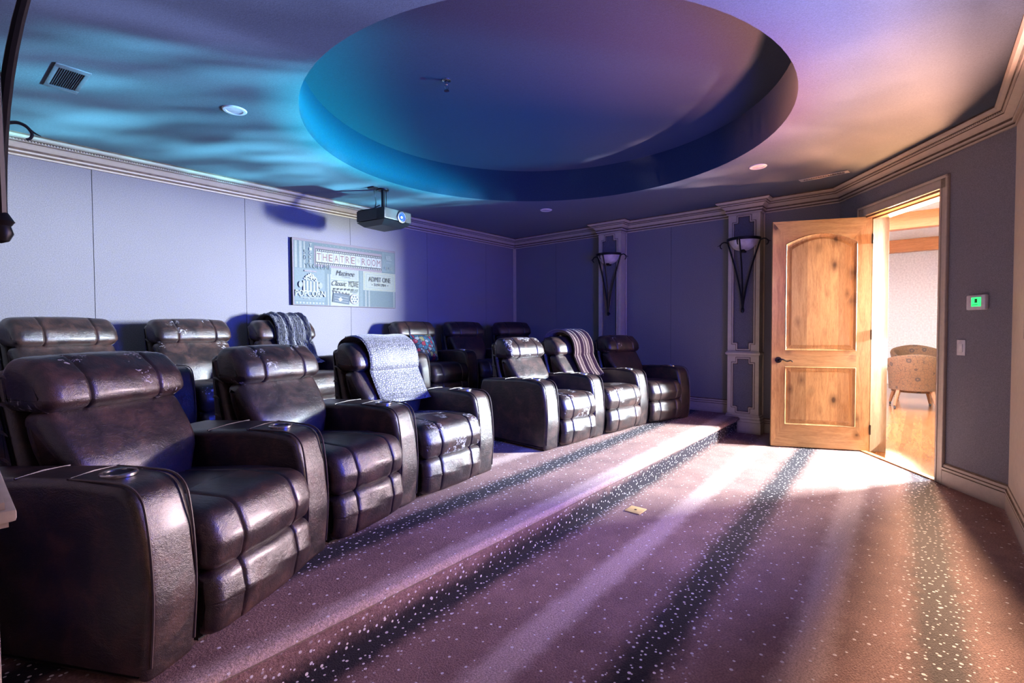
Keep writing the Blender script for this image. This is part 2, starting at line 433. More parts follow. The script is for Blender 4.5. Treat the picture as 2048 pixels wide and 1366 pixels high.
# pilasters -----------------------------------------------------------------
def notched(w, z0, z1, nw, nh, g=0.0):
    w, nw = w+g, nw+g
    return [(-w, z0+nh-g), (-nw, z0+nh-g), (-nw, z0-g), (nw, z0-g), (nw, z0+nh-g), (w, z0+nh-g),
            (w, z1-nh+g), (nw, z1-nh+g), (nw, z1+g), (-nw, z1+g), (-nw, z1-nh+g), (-w, z1-nh+g)]
def pilaster(yc, x, s, zf, n):
    """x: wall plane, s: +1 when the pilaster looks to +X"""
    def w(a, d, z): return (x+s*d, yc+a, z)
    root = thing('trim_%d' % n, 'antique cream pilaster with inset fabric panels', None, (0, 0, 0)); del root['label']; root['kind'] = 'structure'
    bm = BM(); hw = PW/2
    def bx(a0, a1, d0, d1, z0, z1, bev=0): 
        lo = w(a0, d0, z0); hi = w(a1, d1, z1)
        b2(bm, [min(p, q) for p, q in zip(lo, hi)], [max(p, q) for p, q in zip(lo, hi)], 0, bev)
    bx(-hw, hw, 0, PD-.02, zf, CEIL-.02)
    # front face plate with stepped panel openings
    zs = [(1.03, 2.637), (.262, .905)] if zf == 0 else [(1.03, 2.637)]
    zb = .235 if zf == 0 else .93
    def plate(z0, z1, hole):
        outer = [(-hw, z0), (hw, z0), (hw, z1), (-hw, z1)]
        vs0 = [bm.verts.new(w(a, PD, z)) for a, z in outer+hole]; 
        for tri in tessellate_polygon([[Vector((a, z, 0)) for a, z in outer], [Vector((a, z, 0)) for a, z in hole]]):
            try: bm.faces.new([vs0[i] for i in tri])
            except ValueError: pass
        h = vs0[4:]; m = len(h); back = [bm.verts.new(w(a, PD-.019, z)) for a, z in hole]
        for i in range(m): bm.faces.new((h[i], h[(i+1)%m], back[(i+1)%m], back[i]))
        o = vs0[:4]; ob = [bm.verts.new(w(a, PD-.02, z)) for a, z in outer]
        for i in range(4): bm.faces.new((o[i], o[(i+1)%4], ob[(i+1)%4], ob[i]))
    H = [notched(.113, 1.03, 2.637, .063, .075), notched(.113, .262, .905, .063, .06)]
    plate(.995, CEIL-.02, H[0]); plate(.20 if zf == 0 else zf, .955, H[1] if zf == 0 else notched(.113, max(zf+.22, .5), .905, .063, .06))
    hs = [notched(.113, 1.03, 2.637, .063, .075, .010), (notched(.113, .262, .905, .063, .06, .010) if zf == 0 else notched(.113, max(zf+.22, .5), .905, .063, .06, .010))]
    for h in hs:   # raised moulding round the opening
        for i in range(len(h)):
            a, b = h[i], h[(i+1)%len(h)]
            tube(bm, [w(a[0], PD+.002, a[1]), w(b[0], PD+.002, b[1])], .0085, 6)
    for h in H[:1]+[H[1] if zf == 0 else notched(.113, max(zf+.22, .5), .905, .063, .06)]:      # brown glaze in the inner quirk
        for i in range(len(h)):
            a, b = h[i], h[(i+1)%len(h)]; tube(bm, [w(a[0], PD+.0005, a[1]), w(b[0], PD+.0005, b[1])], .0045, 6, 1)
    for h in [notched(.113, 1.03, 2.637, .063, .075, .021), (notched(.113, .262, .905, .063, .06, .021) if zf == 0 else notched(.113, max(zf+.22, .5), .905, .063, .06, .021))]:
        for i in range(len(h)):
            a, b = h[i], h[(i+1)%len(h)]; tube(bm, [w(a[0], PD-.0012, a[1]), w(b[0], PD-.0012, b[1])], .003, 6, 1)
    # rail, base mouldings and plinth
    bx(-hw-.012, hw+.012, 0, PD+.022, .953, .962); bx(-hw-.02, hw+.02, 0, PD+.032, .962, .984, .006); bx(-hw-.01, hw+.01, 0, PD+.018, .984, .997)
    bx(-hw-.012, hw+.012, 0, PD+.012, zf+.205, zf+.225, .005); bx(-hw-.02, hw+.02, 0, PD+.022, zf+.17, zf+.205, .008); bx(-hw-.028, hw+.028, 0, PD+.03, zf+.135, zf+.17, .01)
    bx(-hw-.032, hw+.032, 0, PD+.034, zf, zf+.135, .004)
    # bead where the flank meets the wall
    for sg in (-1, 1): tube(bm, [w(sg*(hw+.006), .012, zf+.2), w(sg*(hw+.006), .012, 2.68)], .013, 6)
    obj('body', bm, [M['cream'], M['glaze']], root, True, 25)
    bm = BM()
    for h in (H[0], H[1] if zf == 0 else notched(.113, max(zf+.22, .5), .905, .063, .06)):
        f = poly(bm, [w(a, PD-.0185, z) for a, z in h])
    obj('fabric_inlay', bm, M['inlay'], root, False)
    return root
pilaster(pil['r2'], XR, -1, 0, 4); pilaster(pil['r1'], XR, -1, P1, 5)
pilaster(1.40, XL, 1, 0, 6); pilaster(pil['r1'], XL, 1, P1, 7)

# wrought-iron sconces --------------------------------------------------------
def sconce(yc, x, s, label):
    root = thing('wall_sconce', label, 'sconce', (x, yc, 0), 0 if s > 0 else math.pi, 'wrought iron sconces on the pilasters')
    # local: +X out of the pilaster, Y along the wall
    zr, hw, out = 2.355, .185, .185
    bm = BM(); ring = [(out*math.sin(a), -hw*math.cos(a)) for a in [math.pi*k/28 for k in range(29)]]
    rows = [[(px*f+.004, py*f, zr+dz) for f, dz in ((1, -.016), (1.05, -.012), (1.05, .016), (1, .02), (.94, .012), (.94, -.012))] for px, py in ring]
    grid(bm, rows, True, True)
    b2(bm, (-.001, -.03, 2.20), (.012, .03, zr+.02), 0, .003)
    obj('ring', bm, M['iron'], root)
    bm = BM(); lathe(bm, [(.012, 2.222), (.05, 2.226), (.10, 2.245), (.14, 2.285), (.168, 2.34), (.172, 2.352), (.165, 2.352), (.13, 2.29), (.09, 2.256), (.012, 2.236)], (.004, 0, 0), 24, 'Z', 0, -math.pi/2, math.pi/2)
    obj('glass_bowl', bm, M['frost'], root)
    tip = Vector((.035, 0, 1.50))
    for a in (-math.pi/2*.98, 0.0, math.pi/2*.98):
        bm = BM(); rd = Vector((math.cos(a), math.sin(a), 0)); st = Vector((.006+out*math.cos(a), hw*math.sin(a), zr-.02)); pts = []
        for k in range(15):
            t = k/14; q = (1-t)**(2.2 if a == 0 else 1.45)
            pts.append(Vector((tip.x+(st.x-tip.x)*q, tip.y+(st.y-tip.y)*q, st.z+(tip.z-st.z)*t)))
        head = [st+rd*dx+Vector((0, 0, dz)) for dx, dz in ((.066, -.062), (.082, -.052), (.088, -.026), (.068, .004), (.036, .014))]
        tube(bm, smooth_path(head+pts[0:1], 5)[:-1]+pts, lambda t: .0062+.0045*t, 8)
        tube(bm, smooth_path([st+rd*.078+Vector((0, 0, -.006)), st+rd*.098+Vector((0, 0, -.02)), st+rd*.122+Vector((0, 0, -.03))], 4), lambda t: .0075-.0055*t, 6)
        obj('arm', bm, M['iron'], root)
    bm = BM(); lathe(bm, [(0, 2.198), (.012, 2.2), (.02, 2.21), (.03, 2.222), (.026, 2.232), (0, 2.235)], (.05, 0, 0), 12)
    obj('bowl_finial', bm, M['iron'], root)
    bm = BM(); lathe(bm, [(0, 1.468), (.012, 1.473), (.019, 1.488), (.015, 1.503), (.021, 1.512), (.012, 1.528), (.0, 1.55)], (.035, 0, 0), 14); b2(bm, (-.001, -.012, 1.49), (.035, .012, 1.51))
    obj('finial', bm, M['iron'], root)
sconce(pil['r2'], XR-PD, -1, 'black iron sconce with frosted bowl on the pilaster next to the open wooden door')
sconce(pil['r1'], XR-PD, -1, 'black iron sconce with frosted bowl on the pilaster behind the front row recliners')
sconce(1.40, XL+PD, 1, 'large blurred iron sconce arm with ball tip at the left edge of the photo')
sconce(pil['r1'], XL+PD, 1, 'curled iron scroll of a sconce peeking out behind the nearest sconce arm')

# ------------------------------------------------------------------ doorway and door
root = thing('door_1', None, None); root['kind'] = 'structure'
def DB(bm, u0, u1, o0, o1, z0, z1, mi=0, bev=0):     # box in door wall coordinates
    c = U*((u0+u1)/2)+N*(DW+(o0+o1)/2); box(bm, (c.x, c.y, (z0+z1)/2), (u1-u0, abs(o1-o0), z1-z0), TH, mi, bev)
bm = BM()
for (a, b) in ((uR-.085, uR), (uL, uL+.085)):
    DB(bm, a, b, 0, .014, 0, 2.515, 0, .003)
    e0, e1 = (a, a+.022) if a < uR else (b-.022, b)
    DB(bm, e0, e1, 0, .026, 0, 2.525, 0, .005)
    e0, e1 = (b-.016, b) if a < uR else (a, a+.016)
    DB(bm, e0, e1, 0, .02, 0, 2.44, 0, .004)
DB(bm, uR-.085, uL+.085, 0, .014, 2.425, 2.515, 0, .003); DB(bm, uR-.085, uL+.085, 0, .026, 2.503, 2.525, 0, .005); DB(bm, uR-.016, uL+.016, 0, .02, 2.425, 2.441, 0, .004)
obj('casing', bm, M['cream'], root, True, 25)
bm = BM()
DB(bm, uR-.005, uR+.022, -.22, .004, 0, 2.43); DB(bm, uL-.022, uL+.005, -.22, .004, 0, 2.43); DB(bm, uR, uL, -.22, .004, 2.405, 2.43)
DB(bm, uR+.02, uR+.034, -.12, -.06, 0, 2.41, 0, .003); DB(bm, uL-.034, uL-.02, -.22, -.06, 0, 2.41, 0, .003); DB(bm, uR, uL, -.12, -.06, 2.391, 2.405, 0, .003)
obj('jamb', bm, M['jamb'], root, False)
bm = BM(); DB(bm, uR, uL, -.03, .02, -.02, .012, 0, .004); obj('threshold', bm, M['beam'], root, False)
# leaf: local x from hinge to free edge, y = thickness (front to -y), z up
LW_, LH = .914, 2.405
hin = Vector((6.205, .432)); fre = Vector((5.826, 1.262)); v = (fre-hin).normalized()
leaf = bpy.data.objects.new('leaf', None); link(leaf, root); leaf.location = (hin.x-.006*-v.y, hin.y-.006*v.x, .012); leaf.rotation_euler = (0, 0, math.atan2(v.y, v.x))
def arch(x0, x1, z0, z1, rise, g=0.0, n=16):
    x0, x1, z0, z1 = x0+g, x1-g, z0+g, z1-g
    pts = [(x0, z0), (x1, z0)]
    if rise <= 0: return pts+[(x1, z1), (x0, z1)]
    for k in range(n+1):
        t = k/n; pts.append((x1+(x0-x1)*t, z1-rise+rise*math.sin(math.pi*t)**.9 if 0 < t < 1 else z1-rise))
    return pts
def leaf_face(bm, y, s, panels):
    outer = [(0, 0), (LW_, 0), (LW_, LH), (0, LH)]
    holes = [arch(*p) for p in panels]
    allp = outer+[q for h in holes for q in h]; vs = [bm.verts.new((x, y, z)) for x, z in allp]
    for tri in tessellate_polygon([[Vector((x, z, 0)) for x, z in l] for l in [outer]+holes]):
        try:
            f = bm.faces.new([vs[i] for i in tri]); c = f.calc_center_median(); f.material_index = 1 if (.115 < c.x < .8) else 0
        except ValueError: pass
    k = 4
    for h, p in zip(holes, panels):
        m = len(h); prev = vs[k:k+m]; k += m
        for g, d in ((.006, -.006), (.016, .006), (.026, .013), (.04, .015), (.058, .004), (.062, .002)):
            ring = [bm.verts.new((x, y+s*d, z)) for x, z in arch(*p, g)]
            for i in range(m): bm.faces.new((prev[i], prev[(i+1)%m], ring[(i+1)%m], ring[i]))
            prev = ring
        bm.faces.new(prev)
    return vs[:4]
bm = BM(); pan = [(.125, LW_-.125, 1.03, LH-.14, .10), (.125, LW_-.125, .235, .86, 0)]
a = leaf_face(bm, 0, 1, pan); b = leaf_face(bm, .045, -1, pan)
for i in range(4): bm.faces.new((a[i], a[(i+1)%4], b[(i+1)%4], b[i]))
# leaf front must look at the camera: y axis of the leaf points away from it
obj('slab', bm, [M['alder'], M['alder_rail']], leaf, True, 20)
hz, hx = .93, LW_-.065          # local +y is the face seen from the theatre
for y0, sg in ((.045, 1), (0, -1)):
    bm = BM(); lathe(bm, [(0, y0+sg*.012), (.03, y0+sg*.012), (.033, y0+sg*.006), (.033, y0)], (hx, 0, hz), 20, 'Y'); lathe(bm, [(.011, y0+sg*.05), (.011, y0+sg*.01)], (hx, 0, hz), 12, 'Y')
    tube(bm, smooth_path([(hx, y0+sg*.05, hz), (hx-.03, y0+sg*.054, hz+.008), (hx-.07, y0+sg*.05, hz-.01), (hx-.105, y0+sg*.05, hz-.004), (hx-.125, y0+sg*.05, hz-.016)], 5), lambda t: .010-.004*t, 8)
    obj('handle', bm, M['bronze'], leaf)
for z in (.22, 1.2, 2.18):
    bm = BM(); tube(bm, [(-.004, .053, z-.05), (-.004, .053, z+.05)], .008, 8); b2(bm, (-.0015, .015, z-.05), (.0005, .045, z+.05)); obj('hinge', bm, M['bronze'], leaf)

# ------------------------------------------------------------------ recliners
AW = .19; ASL = .87
def recliner(name_lbl, x, y, rz, z, w, leather_mat, group, left_arm=False, flare=0.0, head_mat=None, seat_mat=None):
    """origin: front left foot of the seat; local x to the chair's other side as seen from the front, y to the back"""
    r = thing('recliner', name_lbl, 'recliner', (x, y, z), rz, group)
    sw = w-AW; s1, s2 = sw*.25, sw*.76
    hm, sm = head_mat or leather_mat, seat_mat or leather_mat
    # seat cushion
    bm = BM(); pr = fillet([(-.045, .262, .05), (-.065, .36, .07), (-.02, .475, .085), (.20, .482, .1), (.62, .45, .03), (.62, .27, .02)])
    loft(bm, pr, .004, sw-.004, .05, (s1, s2), .008, .0055, .014, wob=.0014); obj('seat', bm, sm, r)
    # footrest
    bm = BM(); pr = fillet([(.03, .025, .03), (-.045, .04, .05), (-.066, .15, .08), (-.05, .255, .055), (.03, .268, .03)])
    loft(bm, pr, .01, sw-.01, .045, (s1, s2), .009, .0055, .012, wob=.003); obj('footrest', bm, leather_mat, r)
    # lower back pad, headrest roll, hard shell behind
    bm = BM(); pr = fillet([(.50, .40, .06), (.535, .60, .2), (.672, .80, .05), (.78, .79, .03), (.70, .40, .03)])
    def sh(xx, yy, zz):
        k = max(0, min(1, (.74-zz)/.3)); c = sw/2; return c+(xx-c)*(1.0-.30*k*k)
    loft(bm, pr, -.0, sw+.0, .045, (), 0, .01, .016, shear=sh, wob=.0015); obj('back_pad', bm, leather_mat, r)
    bm = BM(); pr = fillet([(.678, .792, .015), (.618, .825, .06), (.640, .915, .12), (.735, .995, .09), (.845, 1.0, .07), (.885, .93, .05), (.86, .80, .03)])
    loft(bm, pr, -.004, sw+.012, .05, (s1+.0, s2), .008, .0055, .012, wob=.002)
    hd = obj('headrest', bm, hm, r)
    bm = BM()
    for sx in (s1, s2, ):
        pass
    bm.free()
    bm = BM(); pr = fillet([(.69, .30, .03), (.83, .80, .2), (.858, .955, .05), (.925, .95, .05), (.90, .55, .1), (.84, .30, .03)])
    loft(bm, pr, .0, sw+.02, .04, (), 0, .01, .0, wob=.002)
    for sx, sg in ((.004, -1), (sw+.016, 1)):   # puckered folds on the flank of the back
        for k in range(5):
            t = k/4; yy, zz = .845+.03*math.sin(t*3), .50+.42*t
            tube(bm, smooth_path([(sx, yy-.055, zz-.01), (sx+sg*.001, yy-.01, zz+.012), (sx-sg*.004, yy+.03, zz+.004)], 4), lambda q: .009*math.sin(math.pi*min(max(q, .06), .94)), 6)
    obj('back_shell', bm, M['shell'], r)
    bm = BM(); b2(bm, (.02, .02, .02), (sw-.02, .82, .26)); obj('base_frame', bm, M['dark'], r, False)
    def arm(x0, x1, fl):
        pr = fillet([(0.005, .012, .02), (-.018, .25, .5), (.0, .45, .3), (.045, .618, .10), (.30, .632, .3), (.84, .60, .05), (ASL, .52, .05), (ASL, .012, .02)], 6)
        def shr(xx, yy, zz): return xx+(fl*yy*(xx-x0)/(x1-x0) if yy > 0 else 0)
        bm = BM(); loft(bm, pr, x0, x1, .028, (), 0, .01, .003, shear=shr); 
        a = obj('armrest', bm, leather_mat, r)
        bm = BM()
        # piping along both front edges and the top
        for xx in (x0+.017, x1-.017):
            edge = [(-.004, .06), (-.018, .25), (-.014, .40), (.0, .52), (.022, .585), (.07, .622), (.16, .630), (.30, .631)]
            tube(bm, smooth_path([(shr(xx, yy, zz), yy+.003 if zz < .58 else yy, zz-.001) for yy, zz in edge], 4), .0042, 6)
        obj('piping', bm, M['pipe'], a)
        for yy in (.30, .52):
            bm = BM(); tube(bm, [(x0+.012, yy, .6305-.012*(yy > .5)), ((x0+x1)/2+fl*yy/2, yy+.003, .6355-.012*(yy > .5)), (x1-.012+fl*yy, yy, .6305-.012*(yy > .5))], .0034, 6)
            obj('pad_seam', bm, M['pipe'], a)
        cx, cy = (x0+x1)/2+fl*.1, .20; bm = BM()
        lathe(bm, [(.036, .606), (.040, .633), (.040, .638), (.050, .6395), (.053, .636), (.053, .628)], (cx, cy, 0), 28)
        c = obj('cup_holder', bm, M['metal'], a)
        bm = BM(); lathe(bm, [(0, .6335), (.041, .6335)], (cx, cy, 0), 28); obj('cup_well', bm, M['cavity'], c)
    if left_arm: arm(-AW, 0, 0)
    arm(sw, w, flare)
    return r
FG, BG = 'front row recliners', 'back row recliners'
front = [
 ('brown leather recliner nearest the camera in the front row, dark tear on its headrest', .545, 1.886, 28.4, .77, LE[0], True, LT, None),
 ('front row leather recliner between the nearest one and the one under the silver throw', None, 0, 15.0, .735, LE[1], False, LW, LE[1]),
 ('front row leather recliner with the silver crocodile throw and a flaking seat', None, 0, 5.0, .78, LE[2], False, None, LX),
 ('front row leather recliner with scuffed bare headrest, across the gap from the silver throw', 3.63, 2.53, -4.5, .725, LE[0], True, LX, LX),
 ('front row leather recliner under the brown striped throw', None, 0, -6.3, .815, LE[1], False, None, LW),
 ('front row leather recliner at the far end beside the blue wall and step end', None, 0, -17.0, .735, LE[2], False, LW, None)]
def chain(lst, z, group, gap=.012):
    """recliners side by side: each starts where the armrest of the one before ends"""
    out = []; pos = None
    for i, (lb, x, y, a, w, lm, la, hm, sm) in enumerate(lst):
        if x is not None: pos = Vector((x, y))
        nxt = lst[i+1][3] if i+1 < len(lst) and lst[i+1][1] is None else a
        fl = max(0.0, math.tan(R(a-nxt))-.035)
        out.append((recliner(lb, pos.x, pos.y, R(a), z, w, lm, group, la, fl, hm, sm), w))
        pos = pos+Vector((math.cos(R(a)), math.sin(R(a))))*(w+gap)
    return out

FR = chain(front, P1, FG)
back = [
 ('back row leather recliner at the near end, partly behind the nearest front recliner', 17, LE[1], True),
 ('bare back row leather recliner between the near end one and the one with grey fur', 9, LW, False),
 ('back row leather recliner carrying the grey fur throw', 3, LE[2], False),
 ('back row leather recliner with the colourful patterned cushion on it', -3, LE[0], True),
 ('dark back row recliner, middle of the far three, right of the cushion recliner', -9, LE[1], False),
 ('dark back row recliner in the far corner by the blue wall', -17, LE[2], False)]
BR = []
for k, (mx, my), BW in ((0, (1.455, 5.12), .80), (3, (4.90, 5.12), .765)):     # headrest of the middle chair of each three
    ts = back[k:k+3]; a = R(ts[1][1]); c, q = math.cos(a), math.sin(a); lx, ly = (BW-AW)/2, .79
    o = Vector((mx-(lx*c-ly*q), my-(lx*q+ly*c))); a0 = R(ts[0][1])
    o = o-Vector((math.cos(a0), math.sin(a0)))*(BW+.012)
    BR += chain([(t[0], o.x if i == 0 else None, o.y, t[1], BW, t[2], t[3], None, None) for i, t in enumerate(ts)], P2, BG)

# ------------------------------------------------------------------ throws over the backs
def surf_path(z_off=0.0):
    """line over the back of a recliner, from low behind to the seat in front: (y, z, normal y, normal z)"""
    pts = smooth_path([(.925, .66, 0), (.938, .80, 0), (.94, .95, 0), (.90, 1.0, 0), (.80, 1.022, 0), (.70, 1.0, 0), (.638, .93, 0), (.62, .84, 0), (.63, .79, 0), (.588, .70, 0), (.532, .60, 0), (.485, .545, 0), (.45, .516, 0), (.36, .514, 0)], 6)
    out = []
    for i, p in enumerate(pts):
        t = pts[min(i+1, len(pts)-1)]-pts[max(i-1, 0)]; t.normalize(); out.append((p.x, p.y, t.y, -t.x))
    return out
def drape(chair, name, label, cat, x0, x1, i0, i1, mat, folds, amp, gather, skew, thick=.008, fuzz=0, parent=None, nx=60):
    sp = surf_path()[i0:i1]; bm = BM(); rows = []; under = []; rnd = random.Random(len(label))
    ph = [rnd.uniform(0, 6.28) for _ in range(4)]
    for j, (y, z, ny, nz) in enumerate(sp):
        t = j/(len(sp)-1); row = []; ur = []
        for k in range(nx+1):
            u = k/nx; c = (x0+x1)/2; hw = (x1-x0)/2*(1-gather*math.sin(math.pi*t))
            x = c+(u*2-1)*hw+skew*t
            f = amp*(.5+.5*math.sin(folds*2*math.pi*u+ph[0]+.8*math.sin(t*3+ph[1])))*(.75+.35*math.sin(t*2.3+ph[2])) + amp*.3*math.sin(folds*4.3*u+ph[3]+t*2)
            f += amp*.3+.024+thick
            e = min(1, min(u, 1-u)*nx/2)*min(1, min(t, 1-t)*(len(sp)-1)/2)
            g0 = max(.024, f-thick); g1 = max(g0+.002, g0+(f-g0)*e+rnd.uniform(-fuzz, fuzz)*e)
            row.append((x, y+ny*g1, z+nz*g1)); ur.append((x, y+ny*g0, z+nz*g0))
        rows.append(row); under.append(ur)
    A_ = grid(bm, rows); B_ = grid(bm, under); nr = len(sp)
    rim = [(0, k) for k in range(nx+1)]+[(j, nx) for j in range(1, nr)]+[(nr-1, k) for k in range(nx-1, -1, -1)]+[(j, 0) for j in range(nr-2, 0, -1)]
    for i in range(len(rim)):
        (a, b), (c, d) = rim[i], rim[(i+1)%len(rim)]; bm.faces.new((A_[a][b], A_[c][d], B_[c][d], B_[a][b]))
    o = obj(name, bm, mat, None, True, 60); o.matrix_world = chair.matrix_basis.copy(); tag(o, label, cat)
    return o
bpy.context.view_layer.update()
g = G('croc_throw'); co = g.coord(); vo = g.voro(g.mapping(co, sc=(1, 1, 1.35)), 48, 'DISTANCE_TO_EDGE', .75); vc = g.voro(co, 9, 'F1')
g.base(g.ramp(vo, [(.03, (.022, .021, .026)), (.15, (.135, .124, .14))]), .5, 0, .5); g.b.inputs['Sheen Weight'].default_value = .3; g.bump(vo, .8, .006); M['croc'] = g.m
g = G('grey_fur'); co = g.coord(); n1 = g.noise(g.mapping(co, sc=(1, 1, .5)), 120, 3, .8); n2 = g.noise(co, 14, 3)
g.base(g.mix(.5, g.ramp(n1, [(.35, (.010, .010, .013)), (.68, (.11, .11, .13))]), g.ramp(n2, [(.3, (.012, .012, .016)), (.7, (.055, .055, .065))])), .85, 0, .2); g.b.inputs['Sheen Weight'].default_value = .6; g.bump(n1, 1.0, .015); M['fur'] = g.m
g = G('brown_plush'); co = g.coord(); n1 = g.noise(co, 140, 3, .7)
g.base(g.ramp(n1, [(.3, (.075, .042, .035)), (.7, (.17, .098, .082))]), .85, 0, .2); g.b.inputs['Sheen Weight'].default_value = .5; g.bump(n1, .5, .006); M['plush'] = g.m
drape(FR[2][0], 'throw_blanket', 'silver crocodile-textured throw draped over a front row recliner back', 'blanket', .085, .555, 8, 67, M['croc'], 1.5, .006, .0, .03, .010)
drape(BR[2][0], 'throw_blanket', 'fluffy grey fur throw bunched over a back row recliner', 'blanket', .115, .50, 6, 78, M['fur'], 5.5, .034, .05, .06, .012, .006, None, 90)
drape(FR[4][0], 'throw_blanket', 'brown plush throw hanging in stripes of folds over a front row recliner', 'blanket', .15, .55, 8, 70, M['plush'], 6.5, .028, .10, .05, .008, .0008, None, 90)

# cushion with a lively print
g = G('cushion_print'); co = g.coord('Generated'); v = g.mapping(co, sc=(8, 8, .01))
q = g.node('ShaderNodeTexVoronoi', feature='F1'); g.l(v, q.inputs['Vector']); q.inputs['Scale'].default_value = 1.0
e = g.node('ShaderNodeTexVoronoi', feature='DISTANCE_TO_EDGE'); g.l(v, e.inputs['Vector']); e.inputs['Scale'].default_value = 1.0
cc = g.ramp(g.sep(q.outputs['Color'])[0], [(0, (.01, .07, .13)), (.22, (.16, .19, .2)), (.4, (.012, .04, .07)), (.55, (.15, .14, .05)), (.7, (.20, .012, .03)), (.85, (.015, .12, .17))], 'CONSTANT')
cc = g.mix(g.math('LESS_THAN', e.outputs['Distance'], .07), cc, (.01, .012, .03, 1)); cc = g.mix(g.math('LESS_THAN', q.outputs['Distance'], .16), cc, (.22, .24, .25, 1)); cc = g.mix(g.math('LESS_THAN', q.outputs['Distance'], .09), cc, (.015, .02, .05, 1))
g.base(cc, .8); M['print'] = g.m
bm = BM(); n = 18; rows = []; a = .185
for sgn in (1, -1):
    rows = []
    for i in range(n+1):
        row = []
        for j in range(n+1):
            u, v_ = i/n*2-1, j/n*2-1; b = max(0, (1-u*u))*max(0, (1-v_*v_)); pin = 1-.07*(1-abs(u*v_))*(u*u+v_*v_)/2
            row.append((u*a*pin, v_*a*pin, sgn*.075*b**.45))
        rows.append(row)
    grid(bm, rows)
bmesh.ops.remove_doubles(bm, verts=bm.verts, dist=1e-5)
cu = obj('cushion', bm, M['print']); tag(cu, 'colourful printed cushion leaning on a back row recliner behind the silver throw', 'cushion')
b0 = BR[3][0]; cu.matrix_world = b0.matrix_basis @ Matrix.Translation((.235, .43, .665)) @ Matrix.Rotation(R(8), 4, 'Z') @ Matrix.Rotation(R(66), 4, 'X')

# remote control standing in a cup holder of the fur-throw recliner
rem = thing('remote_control', 'black remote control standing upright behind the silver throw', 'remote', tuple(BR[2][0].matrix_basis @ Vector((.80-AW/2+.01, .20, .646))), R(6))
bm = BM(); box(bm, (0, 0, .095), (.046, .018, .19), 0, 0, .005); obj('body', bm, M['blackp'], rem)
bm = BM(); box(bm, (0, -.0095, .145), (.034, .002, .05)); obj('display', bm, plain('remote_display', (.10, .13, .15), .2), rem, False)
bm = BM()
for i in range(3):
    for j in range(4): box(bm, (-.013+i*.013, -.0095, .03+j*.022), (.008, .003, .010))
obj('keypad', bm, M['greyp'], rem, False); rem.rotation_euler = (R(6), R(-7), R(12))

# ------------------------------------------------------------------ ceiling fittings
def downlight(x, y, label):
    r = thing('recessed_light', label, 'ceiling light', (x, y, CEIL), 0, 'recessed ceiling lights')
    bm = BM(); lathe(bm, [(.052, -.002), (.054, -.008), (.072, -.008), (.078, -.002), (.078, 0)], (0, 0, 0), 32); obj('trim_ring', bm, M['whitep'], r)
    bm = BM(); lathe(bm, [(0, -.004), (.03, -.0045), (.053, -.0035)], (0, 0, 0), 32); obj('lens', bm, M['frost'], r)
downlight(1.362, 3.697, 'round recessed light near the square ceiling vent')
downlight(5.09, 1.231, 'round recessed light near the long ceiling slot vent by the door')
downlight(5.125, 3.767, 'round recessed light above the far corner, beyond the round recess')
r = thing('ceiling_vent', 'square ceiling air vent with a dark grille, left of the recess', 'vent', (.53, 4.01, CEIL), R(2))
bm = BM()
for (a, b, c, d) in ((-.08, -.20, .08, -.15), (-.08, .15, .08, .20), (-.08, -.15, -.058, .15), (.058, -.15, .08, .15)): b2(bm, (a, b, -.007), (c, d, .0), 0, .003)
obj('frame', bm, plain('vent_grey', (.11, .12, .145), .5), r)
bm = BM(); b2(bm, (-.058, -.15, -.002), (.058, .15, 0)); obj('backing', bm, M['dark'], r, False)
bm = BM()
for k in range(11): box(bm, (-.05+.010*k, 0, -.004), (.0015, .30, .006), 0, 0, 0, Matrix.Rotation(R(35), 4, 'Y'))
obj('grille', bm, plain('vent_slats', (.06, .07, .10), .5), r, False)
r = thing('slot_vent', 'long narrow slot vent in the ceiling next to the door wall', 'vent', (5.85, .80, CEIL), R(90-6))
bm = BM(); b2(bm, (-.215, -.045, -.006), (.215, -.022, 0)); b2(bm, (-.215, .022, -.006), (.215, .045, 0)); b2(bm, (-.215, -.022, -.006), (-.185, .022, 0)); b2(bm, (.185, -.022, -.006), (.215, .022, 0)); obj('frame', bm, plain('slot_vent_frame', (.3, .3, .33), .5), r, False)
bm = BM(); b2(bm, (-.185, -.022, -.001), (.185, .022, 0)); obj('backing', bm, M['dark'], r, False)
bm = BM()
for k in range(18): b2(bm, (-.18+k*.021, -.022, -.007), (-.174+k*.021, .022, -.001))
obj('grille', bm, plain('slot_vent_bar', (.16, .16, .19), .5), r, False)
kk = (RTOP-1.295)/1.805
r = thing('fire_sprinkler', 'small sprinkler head hanging in the round ceiling recess', 'sprinkler', (2.417*kk, 2.669*kk, RTOP))
bm = BM(); lathe(bm, [(.035, 0), (.033, -.008), (.018, -.012)], (0, 0, 0), 20); obj('escutcheon', bm, M['metal'], r)
bm = BM(); lathe(bm, [(.012, -.01), (.012, -.035), (.006, -.04)], (0, 0, 0), 12)
for sg in (-1, 1): tube(bm, [(sg*.010, 0, -.035), (sg*.018, 0, -.055), (sg*.004, 0, -.078)], .003, 6)
lathe(bm, [(0, -.078), (.02, -.079), (.021, -.083), (0, -.084)], (0, 0, 0), 16); obj('head', bm, M['metal'], r)

# projector -----------------------------------------------------------------
pj = thing('projector', 'dark grey ceiling projector with a glowing blue lens', 'projector', (3.22, 4.60, 0), R(8))
pw, pl = .40, .44
bm = BM(); z0, z1 = 2.45, 2.59
hx2, hy2 = pw/2, pl/2
box(bm, (0, 0, (z0+z1)/2+.01), (pw, pl, z1-z0-.02), 0, 0, .012)
